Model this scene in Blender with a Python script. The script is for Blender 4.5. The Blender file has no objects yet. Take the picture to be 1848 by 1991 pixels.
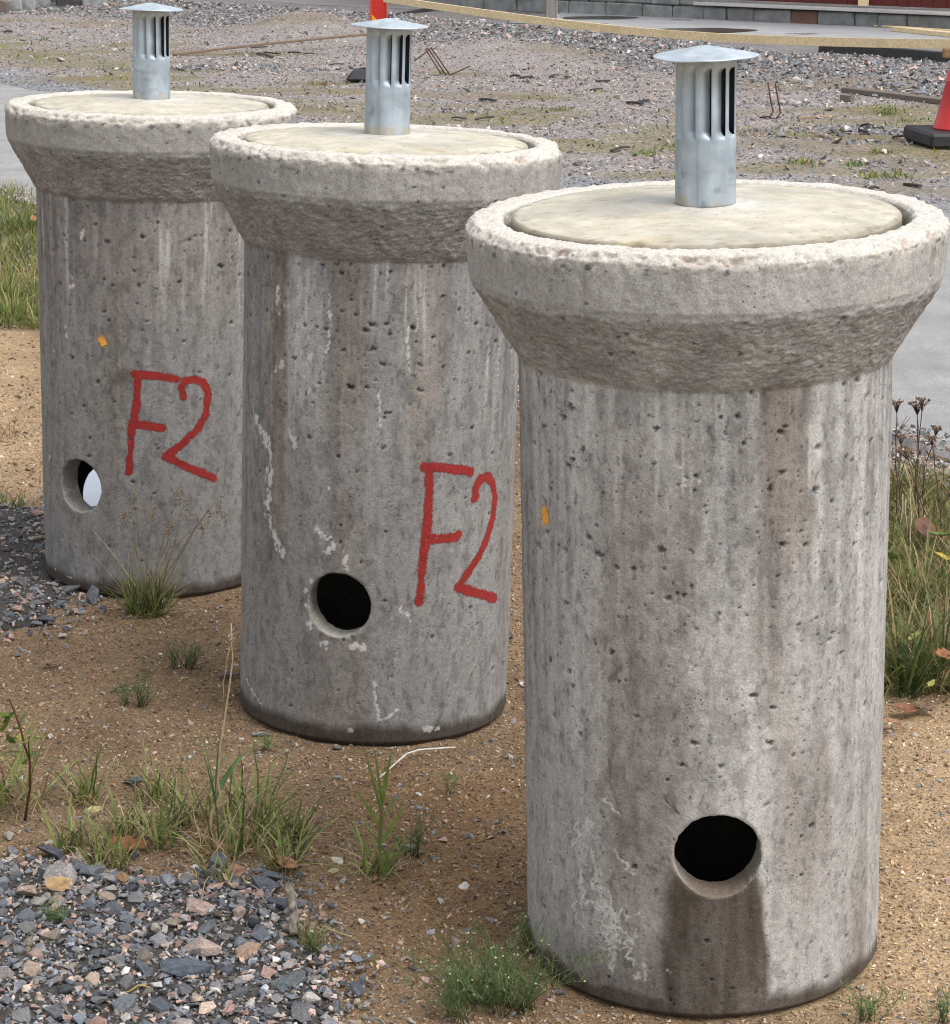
import bpy, bmesh, math, random
import numpy as np
from mathutils import Vector, Matrix

random.seed(7)
rng = np.random.default_rng(11)
S = bpy.context.scene
COL = S.collection
PI = math.pi

# ------------------------------------------------------------------ camera
W0, H0 = 1848.0, 1991.0            # pixel frame used when measuring the photograph
F, PIT, ROLL, CH = 4660.3, 0.2563, 0.0081, 1.5654
FWD = np.array([0, math.cos(PIT), -math.sin(PIT)])
U0 = np.array([0, math.sin(PIT), math.cos(PIT)])
RIGHT = math.cos(ROLL) * np.array([1.0, 0, 0]) + math.sin(ROLL) * U0
UP = -math.sin(ROLL) * np.array([1.0, 0, 0]) + math.cos(ROLL) * U0
EYE = np.array([0, 0, CH])
cam = bpy.data.cameras.new('camera')
camo = bpy.data.objects.new('camera', cam)
COL.objects.link(camo)
cam.sensor_fit = 'HORIZONTAL'
cam.sensor_width = 36
cam.lens = F / W0 * 36
cam.clip_start = 0.05
cam.clip_end = 2000
m = Matrix.Identity(4)
for r in range(3):
    m[r][0], m[r][1], m[r][2], m[r][3] = RIGHT[r], UP[r], -FWD[r], EYE[r]
camo.matrix_world = m
S.camera = camo

# ------------------------------------------------------------------ light
SUN_EL, SUN_AZ = 58.0, 128.0        # azimuth clockwise from +Y
w = bpy.data.worlds.new('World')
S.world = w
w.use_nodes = True
nt = w.node_tree
nt.nodes.clear()
sky = nt.nodes.new('ShaderNodeTexSky')
sky.sky_type = 'NISHITA'
sky.sun_disc = False
sky.sun_elevation = math.radians(SUN_EL)
sky.sun_rotation = math.radians(SUN_AZ)
sky.air_density = 1.0
sky.dust_density = 4.0
sky.ozone_density = 1.0
hs = nt.nodes.new('ShaderNodeHueSaturation')
hs.inputs['Saturation'].default_value = 0.22
bg = nt.nodes.new('ShaderNodeBackground')
bg.inputs['Strength'].default_value = 0.15
wo = nt.nodes.new('ShaderNodeOutputWorld')
nt.links.new(sky.outputs[0], hs.inputs['Color'])
nt.links.new(hs.outputs[0], bg.inputs['Color'])
nt.links.new(bg.outputs[0], wo.inputs['Surface'])
sl = bpy.data.lights.new('sun', 'SUN')
sl.energy = 0.6
sl.angle = math.radians(28)
sl.color = (1.0, 0.965, 0.92)
so = bpy.data.objects.new('sun', sl)
COL.objects.link(so)
az, el = math.radians(SUN_AZ), math.radians(SUN_EL)
sd = Vector((math.sin(az) * math.cos(el), math.cos(az) * math.cos(el), math.sin(el)))
so.rotation_euler = sd.to_track_quat('Z', 'Y').to_euler()
S.view_settings.view_transform = 'Standard'
S.view_settings.look = 'None'
S.view_settings.gamma = 1
S.view_settings.use_curve_mapping = False
S.view_settings.exposure = 0.66
S.cycles.pixel_filter_type = 'BLACKMAN_HARRIS'
S.cycles.filter_width = 1.1

# ------------------------------------------------------------------ noise
def _h(ix, iy, iz, seed):
    h = (ix * np.uint32(374761393) + iy * np.uint32(668265263) + iz * np.uint32(2147483647 - 58) * np.uint32(31)
         + np.uint32((seed * 974711 + 12345) & 0xffffffff))
    h = (h ^ (h >> np.uint32(13))) * np.uint32(1274126177)
    h = (h ^ (h >> np.uint32(16))) * np.uint32(2246822519)
    return h ^ (h >> np.uint32(15))

def noise(p, seed=0):
    p = np.asarray(p, dtype=np.float64)
    i = np.floor(p).astype(np.int64)
    f = p - i
    u = f * f * f * (f * (f * 6 - 15) + 10)
    out = 0
    with np.errstate(over='ignore'):
        i = i.astype(np.uint32)
        for dx in (0, 1):
            for dy in (0, 1):
                for dz in (0, 1):
                    h = _h(i[:, 0] + np.uint32(dx), i[:, 1] + np.uint32(dy), i[:, 2] + np.uint32(dz), seed)
                    gx = (h & np.uint32(1023)) / 511.5 - 1
                    gy = ((h >> np.uint32(10)) & np.uint32(1023)) / 511.5 - 1
                    gz = ((h >> np.uint32(20)) & np.uint32(1023)) / 511.5 - 1
                    d = gx * (f[:, 0] - dx) + gy * (f[:, 1] - dy) + gz * (f[:, 2] - dz)
                    wt = (u[:, 0] if dx else 1 - u[:, 0]) * (u[:, 1] if dy else 1 - u[:, 1]) * (u[:, 2] if dz else 1 - u[:, 2])
                    out = out + wt * d
    return out * 1.4

def fbm(p, octv=3, seed=0, gain=0.5):
    a, s, t = 1.0, 0, 0
    p = np.asarray(p, dtype=np.float64)
    for k in range(octv):
        s = s + a * noise(p * (2.03 ** k) + 17.3 * k, seed + k)
        t += a
        a *= gain
    return s / t * 1.35

def sst(a, b, x):
    t = np.clip((x - a) / (b - a), 0, 1)
    return t * t * (3 - 2 * t)

def lerp(a, b, t):
    return a + (b - a) * t

# ------------------------------------------------------------------ mesh / object helpers
def link(name, me, mat=None, parent=None):
    o = bpy.data.objects.new(name, me)
    COL.objects.link(o)
    if mat is not None and me is not None and len(me.materials) == 0:
        for q in (mat if isinstance(mat, (list, tuple)) else [mat]):
            me.materials.append(q)
    if parent is not None:
        o.parent = parent
    return o

def npmesh(name, V, faces, col=None, attrs=None, smooth=False, midx=None):
    """faces: list of int arrays (n,3) / (n,4)."""
    me = bpy.data.meshes.new(name)
    V = np.asarray(V, dtype=np.float32)
    fl = [np.asarray(f, dtype=np.int32) for f in faces if len(f)]
    me.vertices.add(len(V))
    me.vertices.foreach_set('co', V.ravel())
    nl = sum(f.size for f in fl)
    nf = sum(len(f) for f in fl)
    me.loops.add(nl)
    me.loops.foreach_set('vertex_index', np.concatenate([f.ravel() for f in fl]))
    me.polygons.add(nf)
    tot = np.concatenate([np.full(len(f), f.shape[1], np.int32) for f in fl])
    st = np.concatenate([[0], np.cumsum(tot)[:-1]]).astype(np.int32)
    me.polygons.foreach_set('loop_start', st)
    try:
        me.polygons.foreach_set('loop_total', tot)
    except Exception:
        pass
    if smooth:
        me.polygons.foreach_set('use_smooth', np.ones(nf, dtype=bool))
    else:
        me.polygons.foreach_set('use_smooth', np.zeros(nf, dtype=bool))
    if midx is not None:
        me.polygons.foreach_set('material_index', np.asarray(midx, np.int32))
    if col is not None:
        a = me.color_attributes.new('col', 'FLOAT_COLOR', 'POINT')
        c4 = np.ones((len(V), 4), np.float32)
        c4[:, :3] = np.clip(col, 0.003, 0.9)
        a.data.foreach_set('color', c4.ravel())
    for k, v in (attrs or {}).items():
        a = me.attributes.new(k, 'FLOAT', 'POINT')
        a.data.foreach_set('value', np.asarray(v, np.float32))
    me.update()
    me.validate()
    return me

def grid_faces(nr, nc, off=0, wrap=False):
    j, i = np.meshgrid(np.arange(nr - 1), np.arange(nc if wrap else nc - 1), indexing='ij')
    i2 = (i + 1) % nc
    return np.stack([off + j * nc + i, off + j * nc + i2, off + (j + 1) * nc + i2, off + (j + 1) * nc + i], -1).reshape(-1, 4)

def tag(o, label=None, cat=None, group=None, kind=None):
    if label: o['label'] = label
    if cat: o['category'] = cat
    if group: o['group'] = group
    if kind: o['kind'] = kind
    return o

def empty(name, loc, label, cat, group=None, rz=0):
    o = bpy.data.objects.new(name, None)
    o.empty_display_size = 0.05
    COL.objects.link(o)
    o.location = loc
    o.rotation_euler = (0, 0, rz)
    return tag(o, label, cat, group)

def bm_mesh(name, bm, smooth=False):
    me = bpy.data.meshes.new(name)
    bmesh.ops.recalc_face_normals(bm, faces=bm.faces[:])
    bm.to_mesh(me)
    bm.free()
    for p in me.polygons:
        p.use_smooth = smooth
    return me

def add_box(bm, c, s, rot=None, bevel=0.0, jit=0.0):
    r = bmesh.ops.create_cube(bm, size=1)
    vs = r['verts']
    for v in vs:
        v.co = Vector((v.co.x * s[0], v.co.y * s[1], v.co.z * s[2])) + Vector([random.uniform(-jit, jit) for _ in range(3)])
    if bevel:
        es = list({e for v in vs for e in v.link_edges})
        g = bmesh.ops.bevel(bm, geom=es, offset=bevel, segments=1, affect='EDGES', clamp_overlap=True)
        vs = list({v for f in g['faces'] for v in f.verts} | {v for v in vs if v.is_valid})
    for v in vs:
        co = v.co.copy()
        if rot is not None:
            co = rot @ co
        v.co = co + Vector(c)
    return vs

def box_between(p0, p1, width, height, bevel=0.004, nseg=1, warp=0.0, seed=0, upv=(0, 0, 1)):
    """a plank or beam from p0 to p1, slightly warped"""
    rr = random.Random(seed)
    p0, p1 = Vector(p0), Vector(p1)
    d = (p1 - p0)
    L = d.length
    d.normalize()
    side = d.cross(Vector(upv)).normalized()
    up = side.cross(d).normalized()
    bm = bmesh.new()
    secs = []
    for k in range(nseg + 1):
        t = k / nseg
        c = p0.lerp(p1, t) + up * warp * math.sin(PI * t) + side * rr.uniform(-1, 1) * abs(warp) * .3
        hw, hh = width / 2, height / 2
        b = min(bevel, hw * .5, hh * .5)
        ring = []
        for (a, e) in ((-hw + b, -hh), (hw - b, -hh), (hw, -hh + b), (hw, hh - b), (hw - b, hh), (-hw + b, hh), (-hw, hh - b), (-hw, -hh + b)):
            ring.append(bm.verts.new(c + side * a + up * e))
        secs.append(ring)
    for k in range(nseg):
        for q in range(8):
            bm.faces.new((secs[k][q], secs[k][(q + 1) % 8], secs[k + 1][(q + 1) % 8], secs[k + 1][q]))
    bm.faces.new(secs[0])
    bm.faces.new(list(reversed(secs[-1])))
    return bm

def tube_np(pts, rad, ns=6):
    pts = np.asarray(pts, float)
    n = len(pts)
    rad = np.broadcast_to(np.asarray(rad, float), (n,))
    T = np.gradient(pts, axis=0)
    T /= np.linalg.norm(T, axis=1)[:, None] + 1e-9
    ref = np.array([0.0, 0, 1]) if abs(T[0][2]) < .9 else np.array([1.0, 0, 0])
    A = np.cross(T, ref)
    A /= np.linalg.norm(A, axis=1)[:, None] + 1e-9
    B = np.cross(T, A)
    an = np.arange(ns) / ns * 2 * PI
    V = pts[:, None, :] + rad[:, None, None] * (np.cos(an)[None, :, None] * A[:, None, :] + np.sin(an)[None, :, None] * B[:, None, :])
    Fc = grid_faces(n, ns, wrap=True)
    caps = []
    if ns > 2:
        caps = [[0, k + 1, k] for k in range(1, ns - 1)] + [[(n - 1) * ns, (n - 1) * ns + k, (n - 1) * ns + k + 1] for k in range(1, ns - 1)]
    return V.reshape(-1, 3), Fc, np.array(caps, int).reshape(-1, 3)

class Bag:
    """collects numpy pieces into one mesh"""
    def __init__(s): s.V = []; s.Q = []; s.T = []; s.C = []; s.n = 0
    def add(s, V, Q=None, T=None, c=(.3, .3, .3)):
        V = np.asarray(V, float).reshape(-1, 3)
        s.V.append(V)
        if Q is not None and len(Q): s.Q.append(np.asarray(Q) + s.n)
        if T is not None and len(T): s.T.append(np.asarray(T) + s.n)
        s.C.append(np.broadcast_to(np.asarray(c, float), (len(V), 3)))
        s.n += len(V)
    def tube(s, pts, rad, ns=5, c=(.3, .3, .3)):
        V, Q, T = tube_np(pts, rad, ns)
        s.add(V, Q, T, c)
    def mesh(s, name, smooth=False, origin=None):
        V = np.concatenate(s.V)
        if origin is not None: V = V - np.asarray(origin)
        fs = []
        if s.Q: fs.append(np.concatenate(s.Q))
        if s.T: fs.append(np.concatenate(s.T))
        return npmesh(name, V, fs, np.concatenate(s.C), smooth=smooth)

# ------------------------------------------------------------------ materials
def M(name):
    mt = bpy.data.materials.new(name)
    mt.use_nodes = True
    n = mt.node_tree
    return mt, n, n.nodes['Principled BSDF']

def nd(n, typ, **kw):
    x = n.nodes.new(typ)
    for k, v in kw.items():
        if k in x.inputs: x.inputs[k].default_value = v
        else: setattr(x, k, v)
    return x

def mixc(n, a, b, fac, mode='MIX'):
    x = n.nodes.new('ShaderNodeMix')
    x.data_type = 'RGBA'
    x.blend_type = mode
    for s, v in ((6, a), (7, b), (0, fac)):
        if hasattr(v, 'is_output'): n.links.new(v, x.inputs[s])
        elif s == 0: x.inputs[0].default_value = v
        else: x.inputs[s].default_value = (*v, 1) if len(v) == 3 else v
    return x.outputs[2]

def ramp(n, src, p0, p1, c0=(0, 0, 0), c1=(1, 1, 1)):
    x = n.nodes.new('ShaderNodeValToRGB')
    x.color_ramp.elements[0].position = p0
    x.color_ramp.elements[1].position = p1
    x.color_ramp.elements[0].color = (*c0, 1)
    x.color_ramp.elements[1].color = (*c1, 1)
    n.links.new(src, x.inputs[0])
    return x.outputs[0]

def coord(n, scale=(1, 1, 1), which='Object'):
    t = n.nodes.new('ShaderNodeTexCoord')
    mp = n.nodes.new('ShaderNodeMapping')
    mp.inputs['Scale'].default_value = scale
    n.links.new(t.outputs[which], mp.inputs['Vector'])
    return mp.outputs[0]

def tex(n, vec, scale, detail=4, rough=.55, kind='Noise'):
    x = n.nodes.new('ShaderNodeTex' + kind)
    n.links.new(vec, x.inputs['Vector'])
    x.inputs['Scale'].default_value = scale
    if kind == 'Noise':
        x.inputs['Detail'].default_value = detail
        x.inputs['Roughness'].default_value = rough
        return x.outputs['Fac']
    return x

def bump(n, p, h, strength, dist, prev=None):
    b = n.nodes.new('ShaderNodeBump')
    b.inputs['Strength'].default_value = strength
    b.inputs['Distance'].default_value = dist
    n.links.new(h, b.inputs['Height'])
    if prev is not None: n.links.new(prev, b.inputs['Normal'])
    n.links.new(b.outputs[0], p.inputs['Normal'])
    return b.outputs[0]

def attr(n, name):
    a = n.nodes.new('ShaderNodeAttribute')
    a.attribute_name = name
    return a

def mathn(n, op, a, b=0.0):
    x = n.nodes.new('ShaderNodeMath')
    x.operation = op
    for k, v in ((0, a), (1, b)):
        if hasattr(v, 'is_output'): n.links.new(v, x.inputs[k])
        else: x.inputs[k].default_value = v
    return x.outputs[0]

def concrete_mat():
    mt, n, p = M('concrete')
    c = attr(n, 'col').outputs['Color']
    v = coord(n)
    g = tex(n, v, 330, 3, .6)
    g2 = tex(n, v, 120, 4, .6)
    spk = ramp(n, g, .33, .70, (.78, .78, .78), (1.18, 1.18, 1.18))
    spk2 = ramp(n, g2, .3, .7, (.86, .855, .85), (1.12, 1.12, 1.12))
    c = mixc(n, c, spk, 1.0, 'MULTIPLY')
    c = mixc(n, c, spk2, 1.0, 'MULTIPLY')
    # tiny pores, the shade inside them painted dark
    vo = tex(n, v, 95, kind='Voronoi')
    pore = ramp(n, vo.outputs['Distance'], .10, .17, (1, 1, 1), (0, 0, 0))
    pm = tex(n, v, 9, 3)
    pgate = ramp(n, pm, .50, .62)
    pore = mathn(n, 'MULTIPLY', pore, pgate)
    c = mixc(n, c, (.10, .09, .08), mathn(n, 'MULTIPLY', pore, .75))
    n.links.new(c, p.inputs['Base Color'])
    wet = attr(n, 'wet').outputs['Fac']
    rg = mathn(n, 'SUBTRACT', .9, mathn(n, 'MULTIPLY', wet, .22))
    n.links.new(rg, p.inputs['Roughness'])
    p.inputs['Specular IOR Level'].default_value = .3
    h = mathn(n, 'SUBTRACT', mathn(n, 'ADD', mathn(n, 'MULTIPLY', g, .5), g2), mathn(n, 'MULTIPLY', pore, 1.6))
    rgh = attr(n, 'rough').outputs['Fac']
    fl = tex(n, coord(n, (70, 70, 125)), 1.0, 5, .65)
    flc = ramp(n, fl, .36, .66, (.80, .79, .78), (1.16, 1.16, 1.16))
    c = mixc(n, c, mixc(n, c, flc, 1.0, 'MULTIPLY'), rgh)
    n.links.new(c, p.inputs['Base Color'])
    h = mathn(n, 'ADD', h, mathn(n, 'MULTIPLY', mathn(n, 'MULTIPLY', fl, rgh), 4.0))
    bump(n, p, h, .55, .0022)
    return mt

def paint_mat(name, c):
    mt, n, p = M(name)
    v = coord(n)
    g = tex(n, v, 260, 3, .65)
    g2 = tex(n, v, 40, 3, .6)
    e = attr(n, 'edge').outputs['Fac']        # 1 on the stroke's middle, 0 at its rim, <0 outside
    cov = attr(n, 'cov').outputs['Fac']
    a = mathn(n, 'ADD', e, mathn(n, 'MULTIPLY', mathn(n, 'SUBTRACT', g, .5), 1.15))
    a = mathn(n, 'ADD', a, mathn(n, 'MULTIPLY', mathn(n, 'SUBTRACT', g2, .5), 1.1))
    thr = mathn(n, 'SUBTRACT', .34, mathn(n, 'MULTIPLY', cov, .22))
    a = mathn(n, 'SUBTRACT', a, thr)
    al = n.nodes.new('ShaderNodeMapRange')
    n.links.new(a, al.inputs[0])
    al.inputs[1].default_value = -.10
    al.inputs[2].default_value = .22
    dark = ramp(n, g2, .35, .7, tuple(x * .78 for x in c), c)
    n.links.new(mixc(n, dark, tuple(min(1, x * 1.35 + .03) for x in c), ramp(n, g, .55, .8)), p.inputs['Base Color'])
    n.links.new(al.outputs[0], p.inputs['Alpha'])
    p.inputs['Roughness'].default_value = .75
    p.inputs['Specular IOR Level'].default_value = .25
    bump(n, p, g, .4, .0015)
    return mt

def lid_mat():
    mt, n, p = M('lid_concrete')
    c = attr(n, 'col').outputs['Color']
    v = coord(n)
    g = tex(n, v, 260, 3)
    g2 = tex(n, v, 24, 5, .6)
    c = mixc(n, c, ramp(n, g, .3, .7, (.93, .93, .93), (1.06, 1.06, 1.06)), 1, 'MULTIPLY')
    c = mixc(n, c, ramp(n, g2, .3, .7, (.80, .785, .75), (1.10, 1.10, 1.10)), 1, 'MULTIPLY')
    n.links.new(c, p.inputs['Base Color'])
    p.inputs['Roughness'].default_value = .7
    p.inputs['Specular IOR Level'].default_value = .3
    bump(n, p, mathn(n, 'ADD', g2, mathn(n, 'MULTIPLY', g, .3)), .25, .002)
    return mt

def galv_mat():
    mt, n, p = M('galvanised_steel')
    v = coord(n)
    c = attr(n, 'col').outputs['Color']
    g = tex(n, v, 26, 4, .6)
    g2 = tex(n, coord(n, (1, 1, .25)), 90, 3)
    c = mixc(n, c, ramp(n, g, .32, .68, (.80, .82, .84), (1.1, 1.1, 1.1)), 1, 'MULTIPLY')
    c = mixc(n, c, ramp(n, g2, .3, .7, (.92, .92, .92), (1.05, 1.05, 1.05)), 1, 'MULTIPLY')
    n.links.new(c, p.inputs['Base Color'])
    p.inputs['Metallic'].default_value = .55
    r = ramp(n, g, .3, .7, (.42, .42, .42), (.6, .6, .6))
    n.links.new(r, p.inputs['Roughness'])
    bump(n, p, g, .12, .003)
    return mt

def sand_mat():
    mt, n, p = M('sand')
    v = coord(n)
    c = attr(n, 'col').outputs['Color']
    g = tex(n, v, 170, 4, .7)
    g2 = tex(n, v, 30, 5, .65)
    c = mixc(n, c, ramp(n, g, .3, .72, (.42, .40, .37), (1.50, 1.48, 1.44)), 1, 'MULTIPLY')
    c = mixc(n, c, ramp(n, g2, .3, .7, (.80, .79, .78), (1.18, 1.18, 1.18)), 1, 'MULTIPLY')
    n.links.new(c, p.inputs['Base Color'])
    p.inputs['Roughness'].default_value = .95
    p.inputs['Specular IOR Level'].default_value = .15
    bump(n, p, mathn(n, 'ADD', mathn(n, 'MULTIPLY', g, .6), g2), .9, .008)
    return mt

def asphalt_mat():
    mt, n, p = M('asphalt')
    v = coord(n)
    g = tex(n, v, 140, 3, .7)
    g2 = tex(n, v, 3.5, 5, .6)
    g3 = tex(n, coord(n, (1, .35, 1)), 12, 4, .6)
    c = ramp(n, g, .3, .7, (.24, .238, .235), (.38, .377, .37))
    c = mixc(n, c, ramp(n, g2, .3, .7, (.82, .82, .82), (1.12, 1.12, 1.12)), 1, 'MULTIPLY')
    c = mixc(n, c, ramp(n, g3, .3, .7, (.9, .9, .9), (1.08, 1.08, 1.08)), 1, 'MULTIPLY')
    n.links.new(c, p.inputs['Base Color'])
    p.inputs['Roughness'].default_value = .9
    bump(n, p, g, .6, .005)
    return mt

def yard_mat():
    mt, n, p = M('yard_gravel')
    v = coord(n)
    c = attr(n, 'col').outputs['Color']
    g = tex(n, v, 38, 4, .7)
    vo = tex(n, v, 26, kind='Voronoi')
    c = mixc(n, c, ramp(n, g, .3, .7, (.55, .53, .52), (1.35, 1.35, 1.35)), 1, 'MULTIPLY')
    n.links.new(c, p.inputs['Base Color'])
    p.inputs['Roughness'].default_value = .95
    p.inputs['Specular IOR Level'].default_value = .15
    bump(n, p, vo.outputs['Distance'], .8, .02)
    return mt

def stone_mat(name, use_obj):
    mt, n, p = M(name)
    if use_obj:
        c = n.nodes.new('ShaderNodeObjectInfo').outputs['Color']
    else:
        c = attr(n, 'col').outputs['Color']
    v = coord(n, which='Object')
    sc = 22 if use_obj else 300
    g = tex(n, v, 9 if use_obj else 300, 4, .7)
    g2 = tex(n, v, 2.0 if use_obj else 90, 3, .6)
    c = mixc(n, c, ramp(n, g, .34, .68, (.68, .68, .69), (1.36, 1.34, 1.32)), 1, 'MULTIPLY')
    c = mixc(n, c, ramp(n, g2, .35, .65, (.75, .76, .78), (1.2, 1.18, 1.16)), 1, 'MULTIPLY')
    n.links.new(c, p.inputs['Base Color'])
    p.inputs['Roughness'].default_value = .8
    p.inputs['Specular IOR Level'].default_value = .3
    if use_obj:
        bump(n, p, g, .5, .06)
    return mt

def vcol_mat(name, rough=.7, transl=0.0, spec=.3):
    mt, n, p = M(name)
    c = attr(n, 'col').outputs['Color']
    g = tex(n, coord(n), 60, 3)
    c = mixc(n, c, ramp(n, g, .3, .7, (.8, .8, .8), (1.2, 1.2, 1.2)), 1, 'MULTIPLY')
    n.links.new(c, p.inputs['Base Color'])
    p.inputs['Roughness'].default_value = rough
    p.inputs['Specular IOR Level'].default_value = spec
    if transl:
        t = n.nodes.new('ShaderNodeBsdfTranslucent')
        n.links.new(c, t.inputs['Color'])
        mx = n.nodes.new('ShaderNodeMixShader')
        mx.inputs[0].default_value = transl
        n.links.new(p.outputs[0], mx.inputs[1])
        n.links.new(t.outputs[0], mx.inputs[2])
        n.links.new(mx.outputs[0], n.nodes['Material Output'].inputs['Surface'])
    return mt

def plain_mat(name, c, rough=.7, nscale=40, var=.25, stretch=(1, 1, 1), bumpd=0.0, metal=0.0):
    mt, n, p = M(name)
    v = coord(n, stretch)
    g = tex(n, v, nscale, 4, .6)
    n.links.new(ramp(n, g, .3, .7, tuple(x * (1 - var) for x in c), tuple(min(1, x * (1 + var)) for x in c)), p.inputs['Base Color'])
    p.inputs['Roughness'].default_value = rough
    p.inputs['Metallic'].default_value = metal
    if bumpd: bump(n, p, g, .6, bumpd)
    return mt

def wood_mat(name, c, knot=None, along='X'):
    mt, n, p = M(name)
    st = {'X': (1, 18, 18), 'Y': (18, 1, 18), 'Z': (18, 18, 1)}[along]
    v = coord(n, st)
    g = tex(n, v, 3.0, 5, .65)
    col = ramp(n, g, .28, .72, tuple(x * .72 for x in c), tuple(min(1, x * 1.18) for x in c))
    if knot:
        vo = tex(n, coord(n), 1.7, kind='Voronoi')
        kf = ramp(n, vo.outputs['Distance'], .06, .12, (1, 1, 1), (0, 0, 0))
        col = mixc(n, col, knot, mathn(n, 'MULTIPLY', kf, .8))
        kn = tex(n, coord(n), 5, 2)
        col = mixc(n, col, tuple(x * .75 for x in c), mathn(n, 'MULTIPLY', ramp(n, kn, .55, .7), .6))
    n.links.new(col, p.inputs['Base Color'])
    p.inputs['Roughness'].default_value = .75
    bump(n, p, g, .3, .003)
    return mt

MAT = dict(
    concrete=concrete_mat(), red=paint_mat('red_spray_paint', (.32, .029, .026)), orange=paint_mat('orange_spray_paint', (.95, .44, .08)),
    lid=lid_mat(), galv=galv_mat(), sand=sand_mat(), asphalt=asphalt_mat(), yard=yard_mat(),
    stone=stone_mat('granite_stone', True), grit=stone_mat('gravel_grit', False),
    blade=vcol_mat('grass_blade', .55, .3), dry=vcol_mat('dry_stalk', .8, .1), leaf=vcol_mat('fallen_leaf', .7, .15),
    batten=wood_mat('pale_spruce', (.86, .68, .42), (.30, .16, .07)), oldwood=wood_mat('weathered_wood', (.17, .14, .115)),
    greywood=wood_mat('grey_wood', (.26, .25, .24)), darkwood=plain_mat('tarred_wood', (.045, .042, .042), .7, 30, .3, bumpd=.01),
    postwood=wood_mat('post_wood', (.24, .22, .205), along='Z'),
    blackrubber=plain_mat('black_rubber', (.022, .023, .027), .6, 25, .35, bumpd=.004),
    redplastic=plain_mat('red_plastic', (.62, .035, .04), .42, 9, .12),
    yellowfilm=plain_mat('yellow_reflective_film', (.75, .40, .02), .4, 30, .08),
    redfilm=plain_mat('red_reflective_film', (.50, .025, .015), .35, 30, .1),
    redwood=wood_mat('falu_red_boards', (.115, .018, .014), along='Z'),
    sill=wood_mat('weathered_sill', (.58, .55, .53)), slab=plain_mat('slab_concrete', (.36, .37, .38), .8, 2.5, .14),
    block=plain_mat('foundation_stone', (.25, .255, .25), .9, 7, .3, bumpd=.02), redblock=plain_mat('red_foundation_stone', (.17, .09, .065), .9, 7, .3, bumpd=.02),
    mortar=plain_mat('mortar', (.21, .21, .205), .95, 12, .2, bumpd=.01), puddle=plain_mat('wet_stain', (.05, .045, .04), .35, 4, .2),
    rust=plain_mat('rusty_steel', (.09, .045, .025), .85, 60, .4), white=plain_mat('white_block', (.72, .72, .70), .7, 20, .08),
    soil=plain_mat('dark_soil', (.09, .075, .06), .95, 12, .4, bumpd=.03), purple=plain_mat('purple_plastic', (.16, .03, .22), .4, 20, .1),
    plastic=plain_mat('pale_plastic_sheet', (.36, .405, .46), .55, 6, .05), darkvoid=plain_mat('dark_timber_wall', (.02, .018, .017), .9, 10, .3),
    ground=plain_mat('ground_soil', (.20, .17, .13), .95, 3, .3, bumpd=.02),
    slot_shade=plain_mat('shaded_inner_metal', (.035, .035, .037), .9, 40, .3),  # pipe's inner shade painted in, so the louvre slots look black
    rocky=plain_mat('rough_stone', (.27, .28, .275), .9, 8, .35, bumpd=.03),
)

# ------------------------------------------------------------------ terrain heights
FX = np.array([-8, -3, -1.1, .73, 2.65, 4.1, 9.0])
FY = np.array([31, 29, 27.4, 24.8, 21.4, 20.7, 19.0])
RN = ((-2.44, 12.3), (1.27, 6.85))         # near and far edges of the road, two points each
RF = ((-3.85, 19.4), (2.55, 12.8))
FEX = np.array([-12., -8, -3.85, -3.03, -1.0, .3, .9, 1.6, 2.4, 4.0, 8.0]); FEY = np.array([29., 25.0, 19.4, 18.2, 14.9, 12.7, 12.15, 11.95, 12.0, 12.5, 14.0])
def far_y(x):
    return np.interp(x, FEX, FEY)
def line_y(L, x):
    (x0, y0), (x1, y1) = L
    return y0 + (x - x0) * (y1 - y0) / (x1 - x0)

def G(x, y):
    x = np.asarray(x, float); y = np.asarray(y, float)
    near = -0.0195 * (np.clip(y, 1.0, 6.4) - 4.47)
    s = sst(5.6, 7.2, y)
    z = near * (1 - s) - 0.028 * s
    # yard beyond the road
    far = sst(-.5, .4, y - far_y(x))
    yf = np.interp(x, FX, FY)
    bank = .13 * sst(-2.2, -.1, y - yf)
    heap = .26 * np.exp(-((x + 1.75) / .85) ** 2 - ((y - 25.2) / 1.1) ** 2) + .16 * np.exp(-((x - .2) / 1.1) ** 2 - ((y - 22.6) / 1.0) ** 2)
    rub = .12 * np.exp(-((x + 4.6) / 1.5) ** 2 - ((y - 27.5) / 2.0) ** 2)
    return z * (1 - far) + (.012 + bank + heap + rub) * far

def ray(px, py):
    d = FWD * F + RIGHT * (px - W0 / 2) - UP * (py - H0 / 2)
    return d / np.linalg.norm(d)

def at(px, py, z=None, dz=0.0):
    """ground point seen at a measured spot of the photograph (on the terrain, or on the level z)"""
    d = ray(px, py)
    zz = 0.0 if z is None else z
    for _ in range(40):
        t = (zz + dz - CH) / d[2]
        p = EYE + d * t
        if z is not None: break
        zz = .5 * zz + .5 * float(G(p[0], p[1]))
    return p

def at_depth(px, py, Y):
    d = ray(px, py)
    return EYE + d * (Y / d[1])

# ------------------------------------------------------------------ ground sheets
bm = bmesh.new()
bmesh.ops.create_grid(bm, x_segments=8, y_segments=8, size=600)
tag(link('ground', bm_mesh('ground', bm), MAT['ground']), kind='structure').location = (0, 100, -.11)

WELLS = {
    'A': dict(x=-.7626, y=5.5254, z=-.0290, t=(.0163, -.0049)),
    'B': dict(x=-.1993, y=4.5113, z=-.0110, t=(.0255, .0061)),
    'C': dict(x=.3500, y=3.3656, z=.0150, t=(-.0293, -.0271)),
}
RB, RR, ZT, HB, HN = .2634, .33, 1.10, .0831, .1814

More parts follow.
